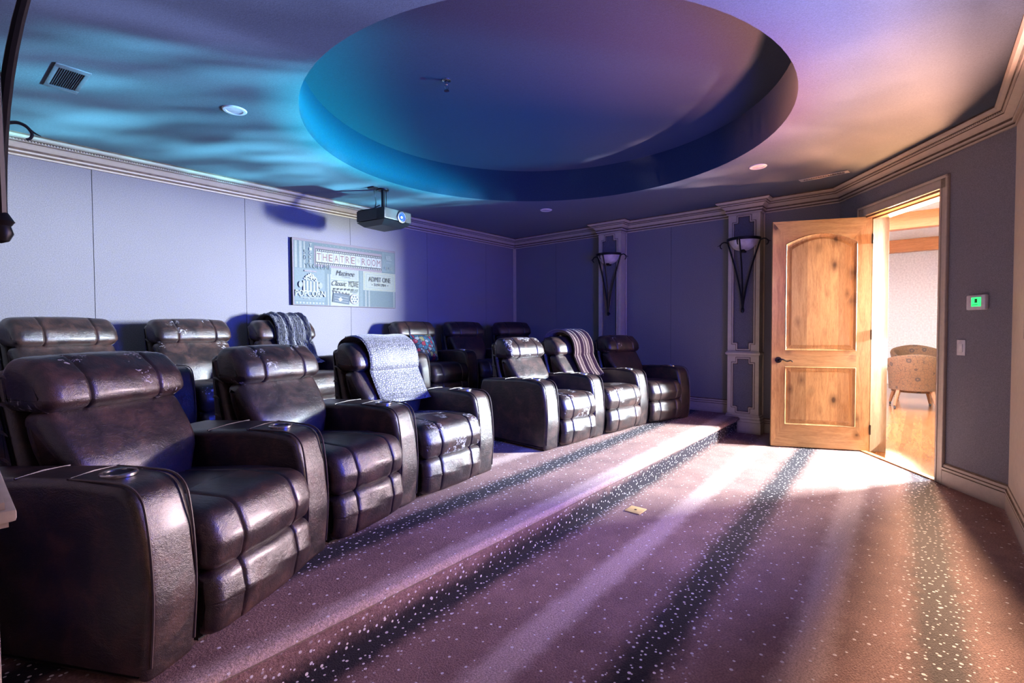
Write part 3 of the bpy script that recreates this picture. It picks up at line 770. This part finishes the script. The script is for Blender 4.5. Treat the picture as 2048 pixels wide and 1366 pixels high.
# belly that hangs lower towards the middle
lo = [(-hx2, hy2), (hx2, hy2), (hx2, -hy2), (-hx2, -hy2)]
t_ = [bm.verts.new((x*.995, y*.995, z0+.012)) for x, y in lo]; l_ = [bm.verts.new((x*.72, y*.62+.02, z0-.034)) for x, y in lo]
for i in range(4): bm.faces.new((t_[i], t_[(i+1)%4], l_[(i+1)%4], l_[i]))
bm.faces.new(l_); obj('housing', bm, M['greyp'], pj, True, 15)
bm = BM(); lx = .045
lathe(bm, [(.062, .004), (.066, -.010), (.060, -.014), (.050, -.013), (.046, .0), (.043, .02)], (lx, -hy2, 2.518), 36, 'Y'); obj('lens_ring', bm, M['metal'], pj)
bm = BM(); lathe(bm, [(.046, -.004), (.034, -.004), (.030, -.010), (.018, -.016), (.0, -.018)], (lx, -hy2, 2.518), 32, 'Y'); ln = obj('lens', bm, M['lens'], pj)
bm = BM(); lathe(bm, [(.013, -.017), (.008, -.0205), (0, -.0215)], (lx-.012, -hy2, 2.512), 16, 'Y'); obj('lamp_spot', bm, M['lens_core'], ln)
bm = BM(); lathe(bm, [(0, -.002), (.006, -.002), (.006, 0)], (.145, -hy2, 2.515), 12, 'Y'); obj('sensor', bm, M['blackp'], pj)
bm = BM()
for k in range(9): b2(bm, (-hx2-.002, -.2+k*.012, 2.47), (-hx2+.001, -.195+k*.012, 2.58))
obj('side_grille', bm, M['blackp'], pj, False)
bm = BM(); tube(bm, [(-.04, -.03, 2.60), (-.04, -.03, CEIL-.01)], .021, 14); b2(bm, (-.115, -.10, 2.592), (.07, .05, 2.612), 0, .003)
lathe(bm, [(0, CEIL-.015), (.06, CEIL-.015), (.065, CEIL-.004), (.065, CEIL)], (-.04, -.03, 0), 20); tube(bm, [(-.008, -.045, 2.60), (-.008, -.045, CEIL)], .004, 6)
for a in (0, 2.1, 4.2): tube(bm, [(-.04, -.03, 2.625), (-.04+.11*math.cos(a), -.03+.10*math.sin(a), 2.596)], .008, 6)
obj('mount', bm, M['iron'], pj)
bm = BM(); tube(bm, smooth_path([(-.125, .0, CEIL), (-.14, .0, 2.80), (-.13, .0, 2.75), (-.09, .03, 2.69), (-.06, .08, 2.64), (-.05, .12, 2.60)], 6), .005, 6); tube(bm, smooth_path([(-.03, .03, 2.67), (-.08, .10, 2.63), (-.15, .18, 2.61), (-.18, .215, 2.595)], 6), .006, 6)
obj('cable', bm, M['blackp'], pj)
bm = BM(); b2(bm, (-.19, -.05, CEIL-.012), (-.12, .05, CEIL-.001), 0, .003); obj('cable_plate', bm, M['iron'], pj)

# ------------------------------------------------------------------ canvas print
cv = thing('wall_picture', 'wide theatre room canvas print hanging on the back wall under the projector', 'picture', (0, 0, 0))
CX0, CX1, CZ0, CZ1, CY = 2.575, 3.975, 1.57, 2.335, YB-.042
pm = {k: plain('print_'+k, tuple(x*.30 for x in c), .6, 0, .3, .05, 60) for k, c in dict(teal=(.20, .30, .33), pale=(.50, .56, .52), cream=(.60, .66, .55), navy=(.10, .16, .22), white=(.74, .78, .78), rose=(.45, .36, .42), ink=(.055, .06, .08), red=(.32, .10, .12), gold=(.55, .5, .2), side=(.05, .05, .08), mid=(.29, .40, .42)).items()}
bm = BM(); b2(bm, (CX0-.0, CY, CZ0), (CX1, YB-.001, CZ1), 0, .002); obj('canvas', bm, pm['side'], cv, False)
PMK = list(pm.keys()); art = BM(); lay = [0]
def A(u0, v0, u1, v1, key, rot=0.0):      # u, v in 0..1 over the canvas, v up
    W_, H_ = CX1-CX0, CZ1-CZ0; lay[0] += 1; y = CY-.0012-.00006*lay[0]
    c = Vector(((u0+u1)/2*W_, (v0+v1)/2*H_)); h = Vector(((u1-u0)/2*W_, (v1-v0)/2*H_)); cs, sn = math.cos(rot), math.sin(rot)
    poly(art, [(CX0+c.x+a*h.x*cs-b*h.y*sn, y, CZ0+c.y+a*h.x*sn+b*h.y*cs) for a, b in ((-1, -1), (1, -1), (1, 1), (-1, 1))], PMK.index(key))
def E(u, v, r, key, n=20, sx=1.0):
    W_, H_ = CX1-CX0, CZ1-CZ0; lay[0] += 1; y = CY-.0012-.00006*lay[0]
    poly(art, [(CX0+u*W_+sx*r*math.cos(2*math.pi*k/n), y, CZ0+v*H_+r*math.sin(2*math.pi*k/n)) for k in range(n)], PMK.index(key))
def T(txt, u, v, h, key, width=None, rot=0.0, shear=0.0, weight=0.0):
    """letters as flat meshes; h = cap height in m, width = total width in m"""
    W_, H_ = CX1-CX0, CZ1-CZ0; lay[0] += 1; y = CY-.0012-.00006*lay[0]
    cu_ = bpy.data.curves.new('t', 'FONT'); cu_.body = txt; cu_.size = 1; cu_.align_x = 'CENTER'; cu_.align_y = 'CENTER'; cu_.shear = shear; cu_.offset = weight; cu_.resolution_u = 3
    o = bpy.data.objects.new('t', cu_); COL.objects.link(o); dg = bpy.context.evaluated_depsgraph_get(); me = bpy.data.meshes.new_from_object(o.evaluated_get(dg))
    xs = [p.co.x for p in me.vertices]; ys = [p.co.y for p in me.vertices]
    if xs:
        cx, cy, ww, hh = (min(xs)+max(xs))/2, (min(ys)+max(ys))/2, max(xs)-min(xs), max(ys)-min(ys)
        sy = h/hh; sx = width/ww if width else sy; cs, sn = math.cos(rot), math.sin(rot); vm = []
        for p in me.vertices:
            a, b = (p.co.x-cx)*sx, (p.co.y-cy)*sy
            vm.append(art.verts.new((CX0+u*W_+a*cs-b*sn, y, CZ0+v*H_+a*sn+b*cs)))
        for f in me.polygons:
            try: q = art.faces.new([vm[i] for i in f.vertices]); q.material_index = PMK.index(key)
            except ValueError: pass
    bpy.data.objects.remove(o); bpy.data.curves.remove(cu_); bpy.data.meshes.remove(me)
A(.001, .002, .999, .998, 'rose'); A(.012, .01, .995, .965, 'teal')
for u, w_ in ((.02, .02), (.058, .022), (.095, .012)): A(u, .56, u+w_, .96, 'pale')
A(.0175, .07, .275, .555, 'mid'); A(.0175, .018, .275, .06, 'mid')
for k in range(9): A(.03+k*.028, .025, .04+k*.028, .05, 'white')
for u in (.30, .325): A(u, .01, u+.012, .50, 'pale')
A(.335, .01, .60, .62, 'cream'); A(.342, .435, .593, .60, 'pale'); A(.335, .41, .60, .418, 'teal'); A(.61, .01, .64, .62, 'mid')
for u in (.665, .70): A(u, .01, u+.014, .28, 'pale')
A(.715, .01, .97, .28, 'teal'); A(.972, .01, .985, .30, 'pale')
A(.645, .285, .997, .60, 'cream'); A(.655, .30, .99, .585, 'gold'); A(.658, .304, .987, .581, 'cream'); A(.675, .33, .972, .555, 'mid'); A(.678, .334, .969, .551, 'cream')
A(.85, .62, .985, .955, 'mid')
# film strip heading
A(.185, .60, .845, .915, 'rose'); A(.195, .635, .84, .875, 'ink')
for k in range(34):
    for vv in (.852, .648): A(.200+k*.0188, vv-.010, .210+k*.0188, vv+.010, 'white')
word = 'THEATRE*ROOM'
for k, ch in enumerate(word):
    u0 = .199+k*.0532; A(u0, .672, u0+.0505, .832, 'white')
    if ch == '*': T('*', u0+.025, .755, .05, 'gold', .045)
    else: T(ch, u0+.025, .752, .082, 'red', .05)
for k in range(14): E(.26+k*.035, .935, .0035, 'white', 8)
for k, ch in enumerate('TICKET'): T(ch, .152, .915-k*.062, .036, 'white', .032)
T('5', .105, .80, .05, 'mid'); T('0', .105, .72, .05, 'mid'); T('Y', .118, .60, .05, 'mid'); T('VOLUME', .235, .60, .05, 'mid')
T('ADMIT ONE', .82, .475, .062, 'ink', .335); T('• 3291784 •', .822, .385, .034, 'ink', .25)
T('Matinee', .468, .53, .062, 'ink', .25, 0, .3); A(.43, .472, .51, .476, 'ink'); A(.45, .462, .52, .465, 'ink')
T('Classic', .408, .365, .062, 'ink', .20, 0, .5); T('MOVIE', .548, .368, .075, 'ink', .13); T('WRAP', .553, .255, .052, 'mid', .115)
# clapper board and reel
for k in range(6): A(.352+k*.034, .262, .372+k*.034, .288, 'ink', .25)
A(.345, .05, .505, .20, 'navy', -.12); A(.345, .205, .505, .232, 'ink', -.14)
for k in range(5): A(.352+k*.031, .21, .366+k*.031, .23, 'white', -.5)
for k in range(3): A(.36, .075+k*.04, .49, .079+k*.04, 'white', -.12)
A(.40, .085, .43, .14, 'white', .6)
E(.553, .125, .062, 'rose', 28); E(.553, .125, .056, 'white', 28)
for k in range(6): E(.553+.034*math.cos(k*1.047)/(CX1-CX0), .125+.034*math.sin(k*1.047)/(CZ1-CZ0), .0115, 'navy', 14)
E(.553, .125, .008, 'navy', 12)
# popcorn tub
A(.095, .51, .20, .53, 'rose'); T('POPCORN TIME', .147, .52, .012, 'white', .13)
rr_ = random.Random(3)
for k in range(60):
    t = rr_.random(); E(.147+(rr_.random()-.5)*.15*(1-t*.85), .37+t*.11, .009, 'white', 8)
for k in range(9): A(.083+k*.0145, .20, .0965+k*.0145, .37, 'white' if k % 2 == 0 else 'teal')
for sg in (-1, 1): E(.147+sg*.085, .31, .036, 'pale', 14, .7)
T('POPCORN', .147, .18, .072, 'white', .36, 0, 0, .012); A(.06, .115, .235, .122, 'white'); T('freshly popped', .147, .10, .018, 'white', .16)
T('REEL', .917, .86, .05, 'white', .09); T('FILMS', .917, .68, .045, 'pale', .12); A(.89, .78, .945, .785, 'white')
obj('printed_artwork', art, [pm[k] for k in PMK], cv, False)

# ------------------------------------------------------------------ small fittings on walls and floor
def on_door_wall(name, label, cat, u, z):
    p = dwp(u, 0); return thing(name, label, cat, (p[0], p[1], z), TH+math.pi)     # local -y would be into the wall; +y... see below
uth = Vector((5.055, -.314)).dot(U)
r = on_door_wall('thermostat', 'white thermostat with a glowing green display on the door wall', 'thermostat', uth, 1.473)
# local y of this frame points into the wall (rotation by 180 degrees), so parts grow to -y
bm = BM(); box(bm, (0, -.014, 0), (.165, .028, .112), 0, 0, .010); obj('housing', bm, M['whitep'], r)
bm = BM(); box(bm, (.008, -.0285, .004), (.082, .003, .068)); sc_ = obj('display', bm, M['lcd'], r, False)
bm = BM(); box(bm, (.008, -.0302, .012), (.022, .001, .03)); box(bm, (.0, -.0302, -.018), (.05, .001, .004)); obj('readout', bm, plain('lcd_dark', (.02, .25, .06), .4), sc_, False)
ulr = Vector((5.177, -.228)).dot(U)
r = on_door_wall('light_switch', 'white light switch plate beside the doorway', 'switch', ulr, 1.127)
bm = BM(); box(bm, (0, -.003, 0), (.078, .006, .122), 0, 0, .002); obj('plate', bm, M['whitep'], r)
bm = BM(); box(bm, (0, -.0075, .012), (.034, .006, .03)); box(bm, (0, -.007, -.02), (.034, .005, .03)); obj('rocker', bm, M['plain_white'], r, False)
r = thing('floor_outlet', 'small square brass outlet cover set in the carpet', 'outlet', (3.155, 1.54, 0), R(1))
bm = BM(); box(bm, (0, 0, .002), (.122, .115, .006), 0, 0, .002); obj('plate', bm, plain('satin_brass', (.75, .5, .2), .45, .3), r)
bm = BM(); lathe(bm, [(0, .0056), (.008, .0056), (.010, .005)], (0, 0, 0), 12); obj('screw', bm, M['bronze'], r)
# projection screen on the front wall
r = thing('projection_screen', 'black framed projection screen glowing plain blue on the front wall', 'projection screen', (3.12, YF, 1.75))
sw_, sh_ = 1.80, 1.06; bm = BM()
for a, b, c, d in ((-sw_/2, -sh_/2, sw_/2, -sh_/2+.06), (-sw_/2, sh_/2-.06, sw_/2, sh_/2), (-sw_/2, -sh_/2+.06, -sw_/2+.06, sh_/2-.06), (sw_/2-.06, -sh_/2+.06, sw_/2, sh_/2-.06)): b2(bm, (a, .001, b), (c, .04, d), 0, .004)
obj('frame', bm, M['blackp'], r)
bm = BM(); b2(bm, (-sw_/2+.06, .001, -sh_/2+.06), (sw_/2-.06, .02, sh_/2-.06)); obj('picture_surface', bm, M['screen'], r, False)
bm = BM(); b2(bm, (4.12, YF+.001, .17), (DWF[0]-.004, YF+.009, 2.68), 0, .003); struct('trim_8', bm, M['cream'], 'cream upright trim between the door wall and the screen')

# ------------------------------------------------------------------ the bright room beyond the door
LX0, LX1, LY0, LY1, LH_ = DWF[0]-.3, 13.9, -3.0, 3.0, 3.12
bm = BM(); prism(bm, [dwp(uR-.6, -.005), dwp(uL+.2, -.005), (XR+.13, 1.0), (XR+.13, LY1), (LX1, LY1), (LX1, LY0), (LX0, LY0), (LX0, YF-.13)], -.1, -.001)
struct('floor_lounge', bm, M['plank'], 'glossy wood plank floor of the room beyond the door')
bm = BM(); b2(bm, (LX1, LY0, 0), (LX1+.1, LY1, LH_)); struct('wall_lounge_far', bm, M['plain_white'])
bm = BM(); b2(bm, (XR+.13, LY1, 0), (LX1, LY1+.1, LH_)); struct('wall_lounge_left', bm, M['plain_white'])
bm = BM(); b2(bm, (LX0-.1, LY0-.1, 0), (LX1, LY0, LH_)); struct('wall_lounge_right', bm, M['plain_white'])
bm = BM(); b2(bm, (LX0-.1, LY0, 0), (LX0, YF-.13, LH_)); struct('wall_lounge_near', bm, M['plain_white'])
bm = BM(); b2(bm, (XR+.121, 1.05, 0), (XR+.16, LY1, LH_)); struct('wall_lounge_side', bm, M['plain_white'])
bm = BM(); prism(bm, [dwp(uR-.6, -.205), dwp(uL+.2, -.205), (XR+.13, 1.0), (XR+.13, LY1), (LX1, LY1), (LX1, LY0), (LX0, LY0), (LX0, YF-.13)], LH_, LH_+.05); struct('ceiling_lounge', bm, M['plain_white'])
bm = BM(); b2(bm, (LX1-.02, LY0, 0), (LX1, LY1, .14)); struct('baseboard_lounge', bm, M['plain_white'])
for k, x in enumerate((10.1, 13.2)):
    bm = BM(); b2(bm, (x-.09, LY0, 2.86), (x+.09, LY1, LH_), 0, .01); tag(struct('trim_%d' % (9+k), bm, M['beam'], None), ['orange stained ceiling beam nearer the door', 'orange stained ceiling beam farther from the door'][k])
g = G('floral_tapestry'); co = g.coord(); big = g.voro(co, 7.5, 'F1', 1.0); e1 = g.voro(co, 22, 'DISTANCE_TO_EDGE'); n = g.noise(co, 26, 4, .6, 2.5)
c = g.ramp(n, [(.35, (.085, .036, .015)), (.5, (.155, .08, .033)), (.62, (.11, .058, .026))]); c = g.mix(g.math('LESS_THAN', e1, .03), c, (.06, .035, .02, 1))
ringm = g.ramp(big, [(0, (.03, .018, .012)), (.10, (.14, .07, .035)), (.13, (.035, .028, .02)), (.24, (.06, .032, .02)), (.27, (.02, .015, .01))]); c = g.mix(g.math('LESS_THAN', big, .265), c, ringm)
g.base(c, .85); M['tapestry'] = g.m
def tub_chair(x, y, rz, label, legs=True):
    r = thing('tub_chair', label, 'armchair', (x, y, 0), rz, 'floral tub chairs in the next room')
    bm = BM(); rows = []
    for k in range(25):   # curved wrap-round back and arms, opening to +x
        a = math.pi*(.22+1.56*k/24); hh = .86-.20*(abs(k-12)/12)**1.6
        ci, si = math.cos(a), math.sin(a); row = []
        for q, (rad, z) in enumerate(((.235, .30), (.33, .30), (.345, .55), (.385, hh-.03), (.375, hh), (.33, hh+.008), (.30, hh-.02), (.265, .55))):
            row.append((ci*rad, si*rad*.92, z))
        rows.append(row)
    grid(bm, rows, True, True); obj('wrap_back', bm, M['tapestry'], r)
    bm = BM(); lathe(bm, [(0, .46), (.20, .46), (.255, .44), (.27, .38), (.27, .26), (0, .26)], (.03, 0, 0), 24); obj('seat', bm, M['tapestry'], r)
    for sx, sy in ((-1, -1), (-1, 1), (1, -1), (1, 1)):
        bm = BM(); tube(bm, [(sx*.20, sy*.20, .30), (sx*.25, sy*.235, .16), (sx*.285, sy*.255, .055)], lambda t: .032-.012*t, 8)
        l_ = obj('leg', bm, M['leg'], r)
        bm = BM(); lathe(bm, [(0, -.012), (.022, -.012), (.026, 0), (.022, .012), (0, .012)], (sx*.285, sy*.255, .0265), 14, 'Y'); tube(bm, [(sx*.285, sy*.255, .03), (sx*.285, sy*.255, .07)], .009, 8)
        obj('caster', bm, M['blackp'], l_)
    return r
tub_chair(9.95, .12, R(8), 'floral tub chair seen from behind through the doorway, nearest the door')
tc = tub_chair(11.35, .10, R(186), 'floral tub chair facing the door, only its rounded back top showing behind the nearest'); tc.scale = (1.05, 1.05, 1.10)
tub_chair(10.75, .95, R(-80), 'floral tub chair half hidden behind the door jamb')
bm = BM(); lathe(bm, [(0, .74), (.42, .74), (.43, .725), (.42, .71), (.06, .70), (.05, .10), (.06, .08)], (10.7, -.42, 0), 32)
r = thing('pedestal_table', 'pale round table edge beside the floral chairs', 'table', (10.9, -.78, 0)); ob = obj('top', bm, M['plain_white'], r); ob.location = (-10.7, .42, 0)
bm = BM()
for k in range(4):
    a = k*math.pi/2+.5; tube(bm, [(0, 0, .12), (.18*math.cos(a), .18*math.sin(a), .07), (.30*math.cos(a), .30*math.sin(a), .03)], .03, 8)
obj('foot', bm, M['metal'], r)

# ------------------------------------------------------------------ light
def area(name, loc, target, sx, sy, power, color, spread=None):
    L = bpy.data.lights.new(name, 'AREA'); L.shape = 'RECTANGLE'; L.size = sx; L.size_y = sy; L.energy = power; L.color = color
    if spread: L.spread = spread
    o = bpy.data.objects.new(name, L); COL.objects.link(o); o.location = loc
    d = Vector(target)-Vector(loc); o.rotation_euler = d.to_track_quat('-Z', 'Y').to_euler(); return o
W = bpy.data.worlds.new('world'); S.world = W; W.use_nodes = True; bg = W.node_tree.nodes['Background']; bg.inputs[0].default_value = (.02, .03, .08, 1); bg.inputs[1].default_value = .3
def nodes_of(L):
    L.use_nodes = True; nt = L.node_tree; g = G.__new__(G); g.t = nt; g.n = nt.nodes
    geo = g.node('ShaderNodeNewGeometry'); return g, nt.nodes['Emission'], g.sep(geo.outputs['Incoming'])   # direction the light travels
def smooth(g, v, a, b):
    x = g.node('ShaderNodeMapRange', interpolation_type='SMOOTHSTEP'); g.l(v, x.inputs[0])
    x.inputs[1].default_value = a; x.inputs[2].default_value = b; return x.outputs[0]
def through_door(g, s_):
    """1 for rays that go on through the open doorway"""
    ps = g.sep(g.node('ShaderNodeNewGeometry').outputs['Position'])
    def dot(v, a): return g.math('ADD', g.math('MULTIPLY', v[0], a.x), g.math('MULTIPLY', v[1], a.y))
    t = g.math('DIVIDE', g.math('SUBTRACT', DW-.1, dot(ps, N)), g.math('MAXIMUM', dot(s_, N), .001))
    u = g.math('ADD', dot(ps, U), g.math('MULTIPLY', t, dot(s_, U))); z = g.math('MULTIPLY_ADD', t, s_[2], ps[2])
    ok = g.math('MULTIPLY', g.math('GREATER_THAN', u, uR-.15), g.math('LESS_THAN', u, uL-.018))
    return g.math('MULTIPLY', ok, g.math('MULTIPLY', g.math('GREATER_THAN', z, .03), g.math('LESS_THAN', z, 2.6)))
# unseen lamps added for assumed daylight; output cut to the doorway, reshaped by slope
for nm, loc, tgt, sx, sy, pw in (('assumed_daylight', (7.3, -2.90, 1.9), (6.3, .6, 1.75), 2.4, .9, 320), ('assumed_daylight', (6.95, -1.29, 1.9), (3.6, 2.6, 1.75), .40, .9, 1180)):  # added area lamps at an assumed source; no window stands here
    wl = area(nm, loc, tgt, sx, sy, pw, (.82, .93, 1.0)); g, em, s_ = nodes_of(wl.data)
    slope_dim = g.math('MAXIMUM', g.math('MULTIPLY_ADD', g.math('MAXIMUM', g.math('SUBTRACT', g.math('MULTIPLY', s_[2], -1.0), .08), 0.0), -.62, 1.0), .6)  # made-up falloff: steeper downward rays dimmed to even out floor and wall
    g.l(g.math('MULTIPLY', g.math('MULTIPLY', slope_dim, g.math('SUBTRACT', 1.0, smooth(g, s_[2], .03, .14))), through_door(g, s_)), em.inputs['Strength'])
wl = area('doorway_soft_fill', (9.3, -1.15, 1.35), (2.4, 1.6, .9), 1.1, 1.5, 56, (1.0, .76, .80), R(50))  # added unseen area lamp, no wall there: brightens the near recliners through the doorway
g, em, s_ = nodes_of(wl.data); g.l(through_door(g, s_), em.inputs['Strength'])
area('lounge_fill', (8.2, 0, 3.05), (8.2, 0, 0), 2.4, 4, 185, (.96, .97, 1.0))  # unseen fill added overhead to light the lounge itself
area('door_leaf_fill', (5.75, -1.15, 1.5), (6.02, .9, 1.25), .5, 1.4, 1.5, (1.0, .62, .36), R(80))  # unseen fill added to brighten the open door leaf
area('screen_glow', (3.12, YF+.03, 1.75), (2.6, 5.4, 1.6), 1.6, .9, 20, (.025, .085, 1.0), R(75))
area('screen_glow', (3.12, YF+.03, 1.75), (3.4, 5.4, 1.7), 1.6, .9, 74, (.03, .07, 1.0), R(130))
L = bpy.data.lights.new('doorway_warm_fill', 'SPOT'); L.energy = 30000; L.color = (1.0, .60, .38); L.spot_size = R(22); L.spot_blend = .6; L.shadow_soft_size = .5  # added unseen spot, no real lamp there: warms the theatre floor through the doorway
o = bpy.data.objects.new('doorway_warm_fill', L); COL.objects.link(o); o.location = (12.4, .55, 2.05); o.rotation_euler = (Vector((5.7, .15, 1.6))-Vector(o.location)).to_track_quat('-Z', 'Y').to_euler()
# unseen lamps for light off the lounge floor; ceiling streaks painted into their colour
def streak_gobo(name, loc, energy, radius, lo, power, base, cols, inner, amp):
    L = bpy.data.lights.new(name, 'POINT'); L.energy = energy; L.shadow_soft_size = radius; GP = Vector(loc)
    g, em, s_ = nodes_of(L)
    k_ = g.math('DIVIDE', CEIL-GP.z, g.math('MAXIMUM', s_[2], .01))
    X = g.math('MULTIPLY_ADD', s_[0], k_, GP.x); Y = g.math('MULTIPLY_ADD', s_[1], k_, GP.y)      # where the ray meets the ceiling
    Q = Vector((4.1, -1.05)); dx = g.math('SUBTRACT', X, Q.x); dy = g.math('SUBTRACT', Y, Q.y)
    def ln(a, b): return g.math('SQRT', g.math('ADD', g.math('MULTIPLY', a, a), g.math('MULTIPLY', b, b)))
    ang = g.math('ARCTAN2', dy, dx); qr = ln(dx, dy); rad = ln(g.math('SUBTRACT', X, 5.8), g.math('SUBTRACT', Y, .2))
    cmb = g.node('ShaderNodeCombineXYZ'); g.l(g.math('MULTIPLY', ang, 7.5), cmb.inputs[0]); g.l(g.math('MULTIPLY', qr, .50), cmb.inputs[1])
    n1 = g.noise(cmb.outputs[0], 3.4, 7, .66, 1.0)
    streak = g.ramp(n1, [(.43, (lo, lo, lo)), (.52, (.24, .24, .24)), (.65, (amp, amp, amp))])
    rr = g.math('DIVIDE', rad, 6.0)
    c_ = g.mix(1.0, streak, g.ramp(rr, cols), 'MULTIPLY')
    er = ln(g.math('SUBTRACT', X, RC.x), g.math('SUBTRACT', Y, RC.y))
    c_ = g.mix(g.math('LESS_THAN', er, RR), c_, g.ramp(rr, inner)); g.l(c_, em.inputs['Color'])  # recess tints painted into the lamp colour as well
    ok = g.math('GREATER_THAN', s_[2], .02)
    for v, lim in ((Y, YB-.13), ): ok = g.math('MULTIPLY', ok, g.math('LESS_THAN', v, lim))
    ok = g.math('MULTIPLY', ok, g.math('GREATER_THAN', X, XL))
    ok = g.math('MULTIPLY', ok, g.math('GREATER_THAN', g.math('ADD', g.math('MULTIPLY', X, N.x), g.math('MULTIPLY', Y, N.y)), DW+.02))
    g.l(g.math('MULTIPLY', ok, g.math('MULTIPLY_ADD', g.math('POWER', rad, power), base, .5)), em.inputs['Strength'])
    o = bpy.data.objects.new(name, L); COL.objects.link(o); o.location = GP
streak_gobo('ceiling_gobo', (7.1, -1.35, .30), 620, .10, .05, 1.55, .70,
    [(.06, (1.2, .36, .13)), (.22, (1.1, .46, .26)), (.36, (.9, .75, .9)), (.50, (.5, 1.0, 1.3)), (.8, (.25, 1.0, 1.4))],
    [(.10, (.6, .22, .2)), (.30, (.2, .14, .2)), (.44, (.015, .10, .20)), (.62, (.01, .15, .30)), (.74, (.01, 1.2, 1.8)), (.86, (.01, 2.6, 3.6))], 3.2)
streak_gobo('ceiling_gobo', (7.0, .05, .14), 9800, .30, .14, 1.6, .34,
    [(.06, (1.0, .40, .14)), (.22, (1.0, .42, .22)), (.38, (.82, .42, .33)), (.52, (.40, .30, .45)), (.8, (.16, .19, .36))],
    [(.10, (.36, .10, .07)), (.36, (.32, .10, .07)), (.55, (.12, .045, .05)), (.8, (.02, .03, .05))], 1.6)

# ------------------------------------------------------------------ camera and look
yaw, pitch, roll = .7046995, -.0274439, -.0044757
fw = Vector((math.cos(yaw)*math.cos(pitch), math.sin(yaw)*math.cos(pitch), math.sin(pitch)))
rt = Vector((math.sin(yaw), -math.cos(yaw), 0)); up_ = rt.cross(fw)
r2 = rt*math.cos(roll)+up_*math.sin(roll); u2 = -rt*math.sin(roll)+up_*math.cos(roll)
cam = bpy.data.cameras.new('camera'); cam.sensor_width = 36; cam.lens = 968.66/2048*36; cam.clip_start = .02
co_ = bpy.data.objects.new('camera', cam); COL.objects.link(co_)
m3 = Matrix((r2, u2, -fw)).transposed(); co_.matrix_world = Matrix.Translation((0, 0, 1.295)) @ m3.to_4x4()
S.camera = co_
S.view_settings.view_transform = 'Standard'; S.view_settings.look = 'None'; S.view_settings.gamma = 1; S.view_settings.use_curve_mapping = False
S.view_settings.exposure = 1.2
S.cycles.use_denoising = True
S.cycles.max_bounces = 6; S.cycles.diffuse_bounces = 4; S.cycles.glossy_bounces = 3; S.cycles.sample_clamp_indirect = 6
